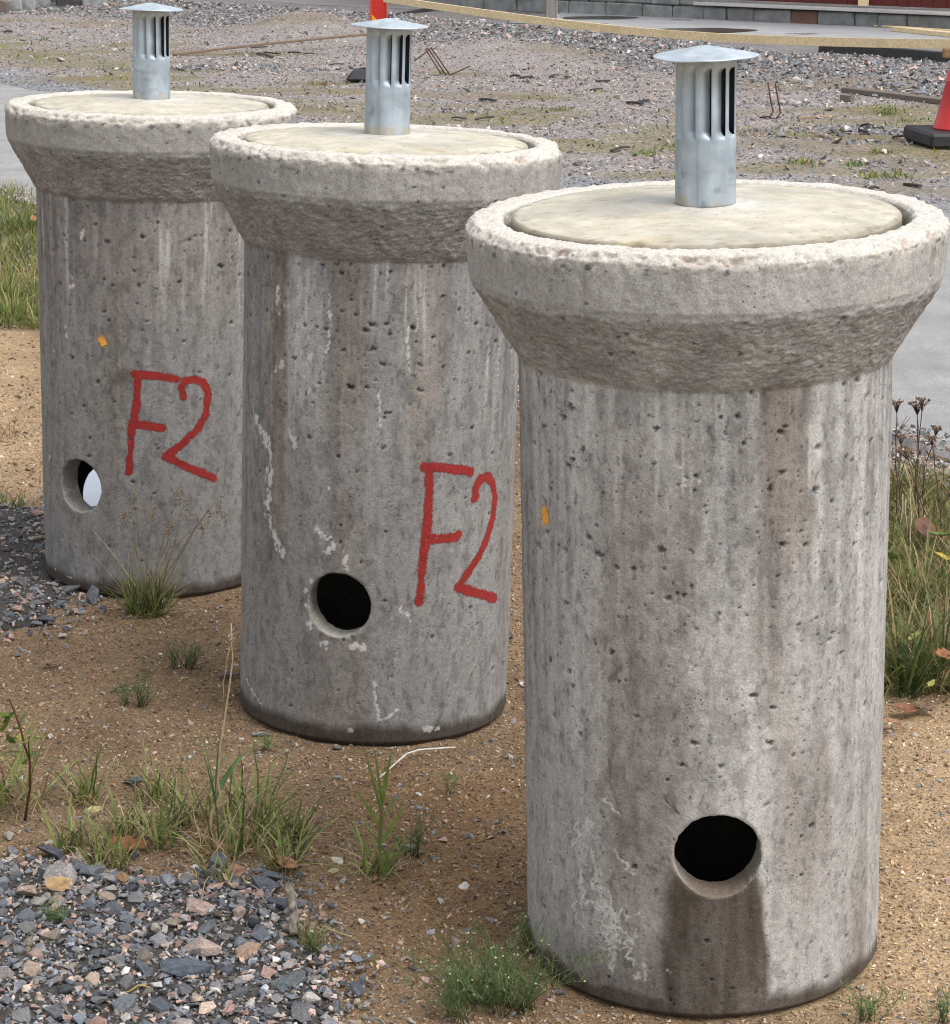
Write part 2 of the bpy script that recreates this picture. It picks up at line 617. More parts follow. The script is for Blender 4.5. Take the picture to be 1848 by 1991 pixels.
def inpoly(poly, x, y):
    poly = np.asarray(poly)
    r = np.zeros(x.shape, bool)
    n = len(poly)
    for i in range(n):
        x0, y0 = poly[i]; x1, y1 = poly[(i + 1) % n]
        c = ((y0 > y) != (y1 > y)) & (x < (x1 - x0) * (y - y0) / (y1 - y0 + 1e-12) + x0)
        r ^= c
    return r

def polydist(poly, x, y):
    """distance to polygon outline, negative inside"""
    poly = np.asarray(poly, float)
    d = np.full(x.shape, 1e9)
    n = len(poly)
    for i in range(n):
        a = poly[i]; b = poly[(i + 1) % n]
        ab = b - a
        t = np.clip(((x - a[0]) * ab[0] + (y - a[1]) * ab[1]) / (ab @ ab + 1e-12), 0, 1)
        d = np.minimum(d, np.hypot(x - a[0] - t * ab[0], y - a[1] - t * ab[1]))
    return np.where(inpoly(poly, x, y), -d, d)

def gp(pts):
    return np.array([at(a, b)[:2] for a, b in pts])

P_GRAVEL = gp([(-120, 1690), (60, 1700), (200, 1735), (420, 1722), (520, 1755), (545, 1850), (600, 1930), (620, 2080), (-150, 2080)])
P_GRAVEL2 = gp([(-160, 990), (40, 1000), (92, 1075), (110, 1150), (60, 1215), (-160, 1230)])
P_TAN = gp([(1640, 2050), (1700, 1700), (1715, 1330), (1950, 1330), (2000, 2060)])
P_TANL = gp([(-150, 630), (80, 640), (90, 960), (-150, 930)])
P_RUST = gp([(700, 1480), (1040, 1520), (1040, 1830), (800, 1860), (720, 1700)])
P_MID = gp([(1000, 700), (1012, 700), (1030, 1400), (960, 1500)])
P_VR = gp([(1640, 985), (1760, 975), (1960, 990), (1960, 1350), (1800, 1345), (1640, 1330)])
P_VL = gp([(-150, 372), (90, 376), (90, 640), (-150, 635)])

xs = np.arange(-2.6, 2.6, .022)
ys = np.concatenate([np.arange(2.4, 6.6, .022), np.arange(6.6, 13.6, .09)])
X, Y = np.meshgrid(xs, ys)
x, y = X.ravel(), Y.ravel()
P2 = np.stack([x, y, 0 * x], 1)
relief = .010 * fbm(P2 * 2.2, 3, 5) + .005 * fbm(P2 * 14, 3, 9) + .0018 * noise(P2 * 36, 4)
base_flat = np.ones_like(x)
for q in WELLS.values():
    base_flat *= sst(RB - .03, RB + .25, np.hypot(x - q['x'], y - q['y'])) * .9 + .1
roadd = y - line_y(RN, x)
z = G(x, y) + relief * base_flat - .04 * sst(.08, .6, roadd)
gv = sst(.06, -.05, polydist(P_GRAVEL, x, y) + .05 * noise(P2 * 9, 3))
gv2 = sst(.06, -.05, polydist(P_GRAVEL2, x, y) + .05 * noise(P2 * 9, 8))
tan = sst(.25, -.15, polydist(P_TAN, x, y) + .08 * noise(P2 * 4, 13))
tanl = sst(.3, -.2, polydist(P_TANL, x, y) + .08 * noise(P2 * 4, 14))
rust = sst(.12, -.15, polydist(P_RUST, x, y) + .10 * noise(P2 * 5, 15))
veg = np.maximum(sst(.15, -.1, polydist(P_VR, x, y)), sst(.2, -.15, polydist(P_VL, x, y)))
n1 = fbm(P2 * 3.5, 4, 20)[:, None]
n1b = fbm(P2 * 1.1 + 40, 3, 23)[:, None]
c = np.array([.245, .171, .107]) * (1 + .36 * n1 + .25 * n1b)
c = lerp(c, np.array([.43, .315, .195]) * (1 + .22 * n1), np.maximum(tan, tanl)[:, None])
c = lerp(c, np.array([.265, .160, .080]) * (1 + .25 * n1), (rust * .7)[:, None])
c = lerp(c, np.array([.105, .098, .09]) * (1 + .25 * n1), np.maximum(gv, gv2)[:, None] * .9)
c = lerp(c, np.array([.10, .085, .05]), veg[:, None] * .8)
z = z + .02 * gv + .012 * gv2
for q in WELLS.values():
    dx, dy = x - q['x'], y - q['y']
    dq = np.hypot(dx, dy)
    foot = q['z'] - (q['t'][0] * dx + q['t'][1] * dy) + .001 + .006 * np.exp(-((dq - RB) / .022) ** 2) * (.2 + 1.3 * fbm(P2 * 16, 2, 77))
    z = lerp(z, foot, sst(RB + .24, RB + .02, dq))
sand = tag(link('sandy_ground', npmesh('sandy_ground', np.stack([x, y, z], 1), [grid_faces(len(ys), len(xs))], c, smooth=True), MAT['sand']), kind='structure')

def Zs(px, py):
    """height of the built sandy surface"""
    px = np.atleast_1d(np.asarray(px, float)); py = np.atleast_1d(np.asarray(py, float))
    ix = np.clip(np.searchsorted(xs, px) - 1, 0, len(xs) - 2)
    iy = np.clip(np.searchsorted(ys, py) - 1, 0, len(ys) - 2)
    fx = (px - xs[ix]) / (xs[ix + 1] - xs[ix]); fy = (py - ys[iy]) / (ys[iy + 1] - ys[iy])
    Zg = z.reshape(len(ys), len(xs))
    return (Zg[iy, ix] * (1 - fx) + Zg[iy, ix + 1] * fx) * (1 - fy) + (Zg[iy + 1, ix] * (1 - fx) + Zg[iy + 1, ix + 1] * fx) * fy

def onS(px, py):
    p = at(px, py)
    for _ in range(6):
        zz = float(Zs(p[0], p[1])[0])
        d = ray(px, py)
        p = EYE + d * ((zz - CH) / d[2])
    return Vector(p)

# road
rx = np.arange(-9, 7.01, .05)
us = np.concatenate([[0, .012], np.linspace(.04, .96, 14), [.988, 1]])
ny = np.maximum(line_y(RN, rx), 2.0) + .06 * fbm(np.stack([rx * 2.2, 0 * rx, 0 * rx], 1), 3, 31)
fy = far_y(rx) + .16 * fbm(np.stack([rx * 1.8, 0 * rx + 5, 0 * rx], 1), 3, 32)
RX, RU = np.meshgrid(rx, us, indexing='ij')
RY = ny[:, None] + (fy - ny)[:, None] * RU
RZ = .03 * np.sin(PI * RU) - .05 * ((RU == 0) | (RU == 1))
tag(link('road', npmesh('road', np.stack([RX.ravel(), RY.ravel(), RZ.ravel()], 1), [grid_faces(len(rx), len(us))[:, ::-1]], smooth=True), MAT['asphalt']), kind='structure')

# gravel yard
yx = np.arange(-8, 8.5, .085)
yy = np.arange(10.5, 34, .085)
X, Y = np.meshgrid(yx, yy)
x, y = X.ravel(), Y.ravel()
P2 = np.stack([x, y, 0 * x], 1)
dR = y - far_y(x)
zy = G(x, y) + .02 * fbm(P2 * 1.3, 4, 51) * sst(0, .5, dR) - .09 * sst(.25, -.5, dR)
def yard_zone(x, y):
    P = np.stack([x, y, 0 * x], 1)
    dR = y - far_y(x)
    moss = fbm(P * np.array([.8, 1.3, 1]), 4, 60) + .35 * np.exp(-((dR - 3.0) / 1.6) ** 2) - .45 * sst(5, 9, dR) - .5 * sst(1.1, .3, dR)
    moss = sst(.05, .42, moss)
    dirt = sst(.12, .5, fbm(P * np.array([.55, .9, 1]), 3, 66) + .25 * sst(.5, 3, x) * np.exp(-((dR - 2.2) / 1.8) ** 2))
    edge = sst(1.3, .5, dR + .5 * noise(P * 1.1, 61))
    yf = np.interp(x, FX, FY)
    grey = np.maximum(sst(-3.0, -2.0, y - yf), sst(.25, .5, fbm(P * .6, 3, 70)))
    return moss, dirt, edge, grey
moss, dirt, edge, grey = yard_zone(x, y)
n1 = fbm(P2 * 4, 3, 62)[:, None]
pink = np.array([.298, .272, .260]); gr = np.array([.225, .215, .215]); blu = np.array([.26, .265, .285])
c = lerp(pink, gr, grey[:, None])
c = lerp(c, blu, edge[:, None] * .9)
c = lerp(c, np.array([.235, .20, .15]), dirt[:, None] * .8)
c = lerp(c, np.array([.19, .165, .065]), moss[:, None] * .55) * (1 + .22 * n1)
tag(link('gravel_yard', npmesh('gravel_yard', np.stack([x, y, zy], 1), [grid_faces(len(yy), len(yx))], c, smooth=True), MAT['yard']), kind='structure')
ZY = zy.reshape(len(yy), len(yx))
def Zyard(px, py):
    px = np.atleast_1d(np.asarray(px, float)); py = np.atleast_1d(np.asarray(py, float))
    ix = np.clip(np.round((px - yx[0]) / .085).astype(int), 0, len(yx) - 1)
    iy = np.clip(np.round((py - yy[0]) / .085).astype(int), 0, len(yy) - 1)
    return ZY[iy, ix]

def onY(px, py, dz=0):
    p = at(px, py)
    for _ in range(8):
        zz = float(Zyard(p[0], p[1])[0]) + dz
        d = ray(px, py)
        p = EYE + d * ((zz - CH) / d[2])
    return Vector(p)

# ------------------------------------------------------------------ the concrete wells
def seg_dist(u, v, pts, wid):
    """signed closeness to a stroke: 1 on the middle, 0 at the rim"""
    best = np.full(u.shape, -9.0)
    for k in range(len(pts) - 1):
        a, b = np.array(pts[k]), np.array(pts[k + 1])
        ab = b - a
        t = np.clip(((u - a[0]) * ab[0] + (v - a[1]) * ab[1]) / (ab @ ab + 1e-12), 0, 1)
        d = np.hypot(u - a[0] - t * ab[0], v - a[1] - t * ab[1])
        ww = wid if np.isscalar(wid) else wid[k] + (wid[k + 1] - wid[k]) * t
        best = np.maximum(best, 1 - d / ww)
    return best

def well_hit(k, px, py, R=RB, back=False):
    """(theta, z) on a well's shaft where the photograph shows a mark"""
    q = WELLS[k]
    o = EYE - np.array([q['x'], q['y'], q['z']]); d = ray(px, py)
    # shear to the upright frame
    o2 = np.array([o[0] - q['t'][0] * o[2], o[1] - q['t'][1] * o[2], o[2]])
    d2 = np.array([d[0] - q['t'][0] * d[2], d[1] - q['t'][1] * d[2], d[2]])
    a = d2[0] ** 2 + d2[1] ** 2; b = o2[0] * d2[0] + o2[1] * d2[1]; cc = o2[0] ** 2 + o2[1] ** 2 - R * R
    disc = max(b * b - a * cc, 0)
    t = (-b + math.sqrt(disc)) / a if back else (-b - math.sqrt(disc)) / a
    p = o2 + d2 * t
    return math.atan2(p[0], -p[1]), p[2]

def marks(k, pts):
    return [(lambda h: (h[0] * RB, h[1]))(well_hit(k, *p)) for p in pts]

FINE = {'A': .0033, 'B': .0028, 'C': .0022}
CENTER = {k: math.atan2(-q['x'], q['y']) for k, q in WELLS.items()}      # angle that faces the viewer

PROF = []      # (r, z) of the outer profile, bottom to rim, then down the socket
def profile(ds, RR):
    key = [(RB - .012, 0.0), (RB, .012), (RB, ZT - HN - .012), (RB + .006, ZT - HN), (RR - .008, ZT - HB - .004), (RR - .003, ZT - HB + .008), (RR, ZT - .012), (RR - .010, ZT), (RR - .046, ZT + .001), (RR - .0515, ZT - .004), (RR - .0535, ZT - .06)]
    pts = []
    for (a, b) in zip(key[:-1], key[1:]):
        a, b = np.array(a), np.array(b)
        L = np.hypot(*(b - a))
        n = max(1, int(round(L / ds)))
        for i in range(n): pts.append(a + (b - a) * i / n)
    pts.append(np.array(key[-1]))
    return np.array(pts)

RRK = {'A': .33, 'B': .33, 'C': .3345}
def shaft(k, seed, hole, back=None, pits=400):
    q = WELLS[k]
    ds = FINE[k]
    th0 = CENTER[k]
    nf = int(1.75 * 2 * RB / ds)
    th = np.concatenate([np.linspace(-1.75, 1.75, nf), np.linspace(1.75, 2 * PI - 1.75, 60)[1:-1]]) + th0
    RR = RRK[k]
    pf = profile(ds, RR)
    nc, nr = len(th), len(pf)
    dth = np.gradient(pf, axis=0)
    N2 = np.stack([dth[:, 1], -dth[:, 0]], 1)
    for _ in range(2):
        N2 = (N2 + np.roll(N2, 1, 0) + np.roll(N2, -1, 0))
    N2 /= np.linalg.norm(N2, axis=1)[:, None]
    TH = np.broadcast_to(th[None, :], (nr, nc)).ravel()
    Rg = np.repeat(pf[:, 0], nc); Zg = np.repeat(pf[:, 1], nc)
    NR = np.repeat(N2[:, 0], nc); NZ = np.repeat(N2[:, 1], nc)
    prng = np.random.default_rng(seed)
    # air-hole list, thicker towards the neck
    zt = ZT - HN
    pl = []
    while len(pl) < pits:
        a, b = prng.uniform(-1.6, 1.6), prng.uniform(.02, zt - .01)
        if prng.random() < (.10 + .9 * (b / zt) ** 2.2):
            r = .0013 + .0028 * prng.random() ** 4.5
            pl.append((th0 + a, b, r * prng.uniform(.9, 1.6), r, prng.uniform(1.0, 1.8) * r))
    for _ in range(int(pits * .10)):
        a, b = prng.uniform(-1.6, 1.6), prng.uniform(zt + .01, ZT - .01)
        r = prng.uniform(.0012, .0026)
        pl.append((th0 + a, b, r * 1.6, r, r * .9))

    def surf(TH, Rg, Zg, NR, NZ):
        sx, sy = np.sin(TH), -np.cos(TH)
        P = np.stack([sx * Rg, sy * Rg, Zg], 1) + seed * 3.17
        barrel = sst(zt + .004, zt - .02, Zg) * (Rg < RB + .004)
        Zc = Zg + .007 * fbm(P * 32, 3, 16)
        cone = sst(zt - .012, zt + .004, Zc) * sst(ZT - HB + .006, ZT - HB - .006, Zc) * (Rg > RB - .002)
        band = sst(ZT - HB - .004, ZT - HB + .01, Zg)
        top = sst(ZT - .030, ZT - .004, Zg + .012 * noise(P * 38, 7)) * (Rg > .275)
        D = .0012 * fbm(P * 7, 2, 1) + .0005 * fbm(P * 60, 2, 2) * (1 + .0 * band)
        an = P * np.array([70, 70, 150])
        rid = 1 - np.abs(fbm(an, 3, 3)) * 2.2
        D = D + cone * (.0022 * (rid - .4) + .0026 * fbm(P * 42, 3, 4)) + band * .0016 * fbm(P * np.array([60, 60, 40]), 3, 8)
        rgh = fbm(P * 85, 3, 5)
        D = D + top * (.0016 * rgh + .0008 * noise(P * 30, 6) + .0013 * noise(P * 170, 9))
        # knocked-off bits along the outer arris
        arr = np.exp(-(((Rg - RR) / .012) ** 2 + ((Zg - ZT) / .016) ** 2))
        chip = np.maximum(0, fbm(P * np.array([26, 26, 34]), 3, 12) - .06)
        D = D - arr * (chip * .024 + np.maximum(0, fbm(P * 80, 3, 15) - .10) * .016) + arr * .0012 * rgh
        lip = np.exp(-(((Rg - .279) / .008) ** 2 + ((Zg - ZT) / .01) ** 2))
        D = D - lip * np.maximum(0, fbm(P * 24, 2, 14) - .1) * .012
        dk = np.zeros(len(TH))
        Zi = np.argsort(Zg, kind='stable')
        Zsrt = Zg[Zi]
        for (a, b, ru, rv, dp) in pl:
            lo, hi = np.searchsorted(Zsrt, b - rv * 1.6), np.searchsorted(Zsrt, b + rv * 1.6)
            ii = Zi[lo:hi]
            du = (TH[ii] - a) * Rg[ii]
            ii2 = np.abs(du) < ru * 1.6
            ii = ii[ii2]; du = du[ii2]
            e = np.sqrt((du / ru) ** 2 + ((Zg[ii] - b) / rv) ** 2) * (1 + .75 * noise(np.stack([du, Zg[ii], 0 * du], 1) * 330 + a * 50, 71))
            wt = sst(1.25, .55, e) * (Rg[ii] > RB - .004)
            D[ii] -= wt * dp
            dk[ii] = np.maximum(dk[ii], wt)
        # ---- colour the concrete itself has, plus painted pit shade
        un = (TH - th0) * RB
        st = fbm(P * np.array([30, 30, 1.6]), 3, 21)
        st2 = fbm(P * np.array([75, 75, 5]), 2, 22)
        bl = fbm(P * np.array([7, 7, 3.2]), 3, 23)
        mot = fbm(P * np.array([70, 70, 42]), 3, 24)
        hi = sst(.25, zt, Zg)
        mot2 = sst(-.02, .34, fbm(P * np.array([46, 46, 22]), 3, 27)); dash = sst(.30, .52, fbm(P * np.array([120, 120, 55]), 2, 28))
        st3 = fbm(P * np.array([150, 150, 7]), 2, 29)
        tone = 1 + (.20 + .26 * hi) * st + (.08 + .22 * hi) * st2 + .20 * bl + .17 * mot + .14 * hi * st3
        base = np.array({'A': (.252, .247, .240), 'B': (.262, .256, .249), 'C': (.385, .371, .355)}[k])
        tone = 1 + (tone - 1) * {'A': .72, 'B': .76, 'C': .95}[k]
        tone = tone * (1.09 - .25 * mot2) * (1 - .32 * dash)
        c = base * tone[:, None]
        brown = np.array([.215, .182, .155])
        bm_ = sst(.12, .55, fbm(P * np.array([9, 9, 1.2]), 3, 26)) * .55
        if k == 'C':
            bm_ = np.maximum(bm_, .85 * sst(.055, .02, np.abs(un - .115 - .012 * noise(P * np.array([3, 3, 6]), 2))) * sst(.55, .75, Zg))
            bm_ = np.maximum(bm_, .55 * sst(.085, .045, np.abs(un + .075 + .02 * noise(P * np.array([3, 3, 9]), 9))) * sst(.02, .25, Zg) * sst(.95, .6, Zg))
            ltn = sst(.10, .04, np.abs(un - .055 + .03 * noise(P * np.array([2, 2, 8]), 5))) * sst(.75, .5, Zg) * .20
            c = c * (1 + ltn[:, None])
            rb = np.exp(-((un + .19) / .012) ** 2) * sst(.15, .4, Zg)
            c = c * (1 + .28 * rb[:, None])
            lz = sst(.15, .20, -un) * sst(.27, .24, -un) * sst(.1, .5, Zg)
            c = lerp(c, np.array([.47, .47, .475]), (lz * sst(-.05, .35, st3 * .8 + st2 * .5) * .75)[:, None])
        if k == 'B':
            bm_ = np.maximum(bm_, .8 * sst(.034, .02, np.abs(un + .222 + .006 * noise(P * np.array([3, 3, 6]), 2))) * sst(.1, .5, Zg))
            bm_ = np.maximum(bm_, .75 * sst(.05, .02, np.abs(un + .065 + .012 * noise(P * np.array([3, 3, 8]), 3))) * sst(.45, .7, Zg))
            lt = sst(.045, .02, np.abs(un + .150)) * sst(.45, .75, Zg)
            c = c * (1 + .38 * lt[:, None])
        if k == 'A':
            bm_ = np.maximum(bm_, .35 * sst(.5, .8, Zg))
        c = lerp(c, brown * tone[:, None], bm_[:, None])
        drip = sst(.30, .58, st2 * .7 + .35 * st + .45 * st3) * sst(zt - .42, zt - .03, Zg + .12 * noise(P * np.array([40, 40, 0]), 30)) * barrel
        c = lerp(c, np.array([.52, .51, .50]), (drip * .7)[:, None])
        # cast face of the cone is rough and has its own tone, the band is paler
        conec = np.array({'A': (.335, .326, .312), 'B': (.345, .334, .320), 'C': (.400, .385, .366)}[k])
        c = lerp(c, conec * (1 + .36 * fbm(P * np.array([16, 16, 7]), 3, 33) + .16 * mot)[:, None], cone[:, None])
        bc = np.array({'A': (.335, .322, .300), 'B': (.355, .340, .318), 'C': (.415, .398, .374)}[k])
        bst = fbm(P * np.array([45, 45, 7]), 3, 35)
        bc = bc * (1 + .16 * bst + .14 * fbm(P * 12, 3, 36) + .08 * mot)[:, None]
        dkst = sst(.30, .6, fbm(P * np.array([60, 60, 6]), 2, 38)) * sst(ZT - .075, ZT - .02, Zg)
        bc = lerp(bc, np.array([.20, .185, .16]), (dkst * .55)[:, None])
        c = lerp(c, bc, (band * (1 - cone))[:, None])
        tc = np.array([.64, .605, .545]) * (1 + .16 * rgh + .10 * fbm(P * 18, 2, 40))[:, None]
        c = lerp(c, tc, (top * .95)[:, None])
        chipm = np.clip(arr * chip * 3.2, 0, 1)
        pk = sst(.0, .3, fbm(P * 16, 2, 41))[:, None]
        c = lerp(c, lerp(np.array([.50, .46, .40]), np.array([.44, .33, .28]), pk), (chipm * .8)[:, None])
        grime = sst(.25, .5, fbm(P * np.array([50, 50, 90]), 2, 43)) * np.exp(-((Zg - (ZT - .020)) / .010) ** 2) * (Rg > .31)
        c = lerp(c, np.array([.07, .065, .06]), (grime * .8)[:, None])
        # lime runs, splashes
        wh = np.zeros(len(TH))
        for (pts, wd) in WHITE.get(k, []):
            jit = (.005 * noise(P * 60, 44) + .004 * noise(P * 150, 47)) * (.30 if k == 'C' else 1)
            e = seg_dist(un + th0 * RB + jit, Zg + jit, pts, wd)
            wh = np.maximum(wh, (sst(-.15, .25, e + .45 * fbm(P * 95, 2, 45)) if k == 'C' else sst(.10, .40, .8 * e + 1.0 * fbm(P * np.array([75, 75, 45]), 3, 45))) * (e > -.9))
        for (cu, cz, au, az_, thr) in WBLOB.get(k, []):
            e = ((un + th0 * RB - cu) / au) ** 2 + ((Zg - cz) / az_) ** 2
            wh = np.maximum(wh, sst(thr, thr + .12, fbm(P * np.array([75, 75, 55]), 3, 46) - .5 * e + .3) * (e < 1.6))
        c = lerp(c, np.array([.62, .605, .58]), (wh * barrel * .9)[:, None])
        # damp foot and the wet run under the hole
        wet = sst(.052, .026, Zg + .022 * fbm(P * np.array([9, 9, 2]), 3, 50)) * .9
        if k == 'C':
            hu, hz = hole[0] * RB, hole[1]
            uu = un + th0 * RB - hu + .006 * fbm(P * np.array([20, 20, 12]), 3, 52)
            wdt = lerp(.061, .078, sst(hz - .02, hz - .16, Zg)) + .007 * fbm(P * np.array([34, 34, 6]), 3, 57)
            run = sst(wdt + .006 + .014 * (uu < 0), wdt - .012, np.abs(uu)) * (.97 + .16 * fbm(P * np.array([45, 45, 4]), 3, 58)) * sst(hz - .010, hz - .035, Zg + .006 * noise(P * 30, 3))
            wet = np.maximum(wet, run * .95)
            seep = sst(.20, .06, np.abs(uu + .12)) * sst(.16, .02, Zg + .05 * fbm(P * 10, 3, 55)) * .6
            wet = np.maximum(wet, seep)
        if k == 'A':
            su, sz = marks('A', [(239, 737)])[0]
            sm = sst(.032, .006, np.hypot(un + th0 * RB - su, Zg - sz) + .008 * noise(P * 40, 3)) * .75
            c = lerp(c, np.array([.10, .082, .06]), sm[:, None])
        wc = c * np.array([.26, .215, .165])
        c = lerp(c, lerp(wc, np.array([.040, .028, .018]), .70), (wet * (1 - .6 * wh))[:, None])
        dust = sst(.012, .002, Zg + .016 * fbm(P * 22, 3, 59)) * barrel
        c = lerp(c, np.array([.17, .12, .075]), (dust * .7 * (1 - wet))[:, None])
        c = lerp(c, c * .20, (dk * (Rg > RB - .003) * .78)[:, None])  # shade inside the air holes, painted into the colour
        pos = np.stack([sx * (Rg + NR * D), sy * (Rg + NR * D), Zg + NZ * D], 1)
        return pos, c, wet, cone

    BLK = {}
    Vx = [(TH, Rg, Zg, NR, NZ)]
    faces = grid_faces(nr, nc)                       # open seam at the back joined below
    seam = np.stack([np.arange(nr - 1) * nc + nc - 1, np.arange(nr - 1) * nc, np.arange(1, nr) * nc, np.arange(1, nr) * nc + nc - 1], 1)
    faces = np.concatenate([faces, seam])
    keep = np.ones(len(faces), bool)
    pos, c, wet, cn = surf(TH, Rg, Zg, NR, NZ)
    V = [pos]; Cc = [c]; Wt = [wet]; Fs = []
    nV = len(pos)
    Ri = RB - .049

    def cut(hth, hz, hr, thg, zg, idx0, ncg, zrow, fc, kp, R, inner):
        """opens a round hole in a cylinder grid; returns new ring vertices"""
        nonlocal nV
        half = hr * 1.35
        i0 = np.searchsorted(thg, hth - half / R) - 1; i1 = np.searchsorted(thg, hth + half / R) + 1
        j0 = np.searchsorted(zrow, hz - half) - 1; j1 = np.searchsorted(zrow, hz + half) + 1
        per = [(i, j0) for i in range(i0, i1)] + [(i1, j) for j in range(j0, j1)] + [(i, j1) for i in range(i1, i0, -1)] + [(i0, j) for j in range(j1, j0, -1)]
        fi, fj = (fc[:, 0] - idx0) % ncg, (fc[:, 0] - idx0) // ncg
        kp &= ~((fi >= i0) & (fi < i1) & (fj >= j0) & (fj < j1) & (fc[:, 0] >= idx0) & (fc[:, 0] < idx0 + ncg * len(zrow)))
        pid = np.array([idx0 + j * ncg + i for i, j in per])
        pu = np.array([(thg[i] - hth) * R for i, j in per]); pz = np.array([zrow[j] - hz for i, j in per])
        an = np.arctan2(pz, pu)
        rag = 1 + .02 * noise(np.stack([np.cos(an) * 6, np.sin(an) * 6, an * 0], 1), seed)
        cu, cz = hr * np.cos(an) * rag, hr * np.sin(an) * rag
        return pid, pu, pz, cu, cz

    holes = [hole] + ([back] if back else [])
    rings = []
    zrow = pf[:np.argmax(pf[:, 1] >= ZT - HN), 1]
    for (hth, hz, hr) in holes:
        h2 = hth
        thg = th
        while h2 < th[0]: h2 += 2 * PI
        pid, pu, pz, cu, cz = cut(h2, hz, hr, thg, None, 0, nc, zrow, faces, keep, RB, False)
        prev = pid
        n = len(pid)
        m_ = 9
        for s in range(1, m_ + 1):
            t = s / m_
            uu, zz = lerp(pu, cu, t), lerp(pz, cz, t)
            p2, c2, w2, _ = surf(h2 + uu / RB, np.full(n, RB), hz + zz, np.ones(n), np.zeros(n))
            V.append(p2); Cc.append(c2); Wt.append(w2)
            cur = np.arange(nV, nV + n); nV += n
            Fs.append(np.stack([prev, np.roll(prev, -1), np.roll(cur, -1), cur], 1))
            prev = cur
        outer = V[-1]
        n0 = np.array([math.sin(h2), -math.cos(h2), 0]); t0 = np.array([math.cos(h2), math.sin(h2), 0])
        lat = outer @ t0
        inner = lat[:, None] * t0 + np.sqrt(np.maximum(Ri ** 2 - lat ** 2, 0))[:, None] * n0 + outer[:, 2:] * np.array([0, 0, 1.0])
        rings.append((h2, hz, hr))
        for t in (.03, .10, .25, .45, .7, 1.03):
            p2 = lerp(outer, inner, t)
            cen = n0 * np.sqrt(RB ** 2) + np.array([0, 0, hz])
            rel = p2 - (p2 @ n0)[:, None] * n0 - (np.array([0, 0, hz]) - 0)
            shrink = 1 - (.03 if t > .05 else .015) + .018 * noise(p2 * 60 + 5, seed + 3)
            p2 = (p2 @ n0)[:, None] * n0 + np.array([0, 0, hz]) + rel * shrink[:, None]
            V.append(p2)
            cc = np.array([.33, .31, .28]) * (1 + .3 * fbm(p2 * 50, 3, seed + 9))[:, None]
            if k == 'C':
                low = sst(-.02, -.055, p2[:, 2] - hz)[:, None]
                cc = lerp(cc, np.array([.17, .125, .09]), low * .8)
            Cc.append(cc); Wt.append(np.zeros(n))
            cur = np.arange(nV, nV + n); nV += n
            Fs.append(np.stack([prev, np.roll(prev, -1), np.roll(cur, -1), cur], 1))
            prev = cur
    # inner bore
    nci = 96
    thi = np.linspace(0, 2 * PI, nci, endpoint=False) + th0 - 1.75 + .001
    zi = np.linspace(0, ZT - .055, 70)
    idx0 = nV
    TT, ZZ = np.meshgrid(thi, zi)
    TT, ZZ = TT.ravel(), ZZ.ravel()
    rr_ = Ri + (RR - .0535 - Ri) * sst(ZT - .17, ZT - .09, ZZ)
    V.append(np.stack([np.sin(TT) * rr_, -np.cos(TT) * rr_, ZZ], 1)); nV += len(TT)
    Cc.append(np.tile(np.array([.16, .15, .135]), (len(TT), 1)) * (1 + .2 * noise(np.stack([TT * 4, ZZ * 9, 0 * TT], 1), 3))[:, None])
    Wt.append(np.zeros(len(TT)))
    fi = grid_faces(len(zi), nci, idx0, wrap=True)[:, ::-1].copy()
    kp = np.ones(len(fi), bool)
    for (hth, hz, hr) in rings:
        f2 = grid_faces(len(zi), nci, idx0, wrap=True)
        hi_ = hth
        while hi_ < thi[0]: hi_ += 2 * PI
        while hi_ > thi[-1]: hi_ -= 2 * PI
        k2 = np.ones(len(f2), bool)
        pid, pu, pz, cu, cz = cut(hi_, hz, hr, thi, None, idx0, nci, zi, f2, k2, Ri, True)
        kp &= k2
        prev = pid
        n = len(pid)
        for t in (.5, 1.0):
            uu, zz = lerp(pu, cu * .97, t), lerp(pz, cz * .97, t)
            a_ = hi_ + np.arcsin(np.clip(uu / Ri, -1, 1)) if t == 1.0 else hi_ + uu / Ri
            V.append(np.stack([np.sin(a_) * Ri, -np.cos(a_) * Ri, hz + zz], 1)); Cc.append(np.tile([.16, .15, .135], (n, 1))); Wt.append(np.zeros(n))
            cur = np.arange(nV, nV + n); nV += n
            Fs.append(np.stack([prev, cur, np.roll(cur, -1), np.roll(prev, -1)], 1))
            prev = cur
    V = np.concatenate(V)
    allf = np.concatenate([faces[keep], fi[kp]] + Fs)
    used = np.zeros(len(V), bool); used[allf.ravel()] = True
    remap = np.cumsum(used) - 1
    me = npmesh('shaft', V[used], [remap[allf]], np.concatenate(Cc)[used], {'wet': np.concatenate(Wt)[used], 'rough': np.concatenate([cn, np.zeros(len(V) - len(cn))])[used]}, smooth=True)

    def patch(pts_list, wid, name, mat, cov):
        """a thin coat of paint lying on the shaft, following every dent of it"""
        step = .0028
        allp = np.array([p for pts in pts_list for p in pts])
        u0, u1 = allp[:, 0].min() - .03, allp[:, 0].max() + .03
        v0, v1 = allp[:, 1].min() - .03, allp[:, 1].max() + .03
        gu, gvv = np.arange(u0, u1, step), np.arange(v0, v1, step)
        A, B = np.meshgrid(gu, gvv)
        a, b = A.ravel(), B.ravel()
        e = np.full(a.shape, -9.0)
        for pts in pts_list:
            e = np.maximum(e, seg_dist(a, b, pts, wid))
        p2, _, _, _ = surf(a / RB, np.full(a.shape, RB + .0007), b, np.ones(a.shape), np.zeros(a.shape))
        f = grid_faces(len(gvv), len(gu))
        f = f[(e[f] > -.55).any(1)]
        us_ = np.zeros(len(p2), bool); us_[f.ravel()] = True
        rm = np.cumsum(us_) - 1
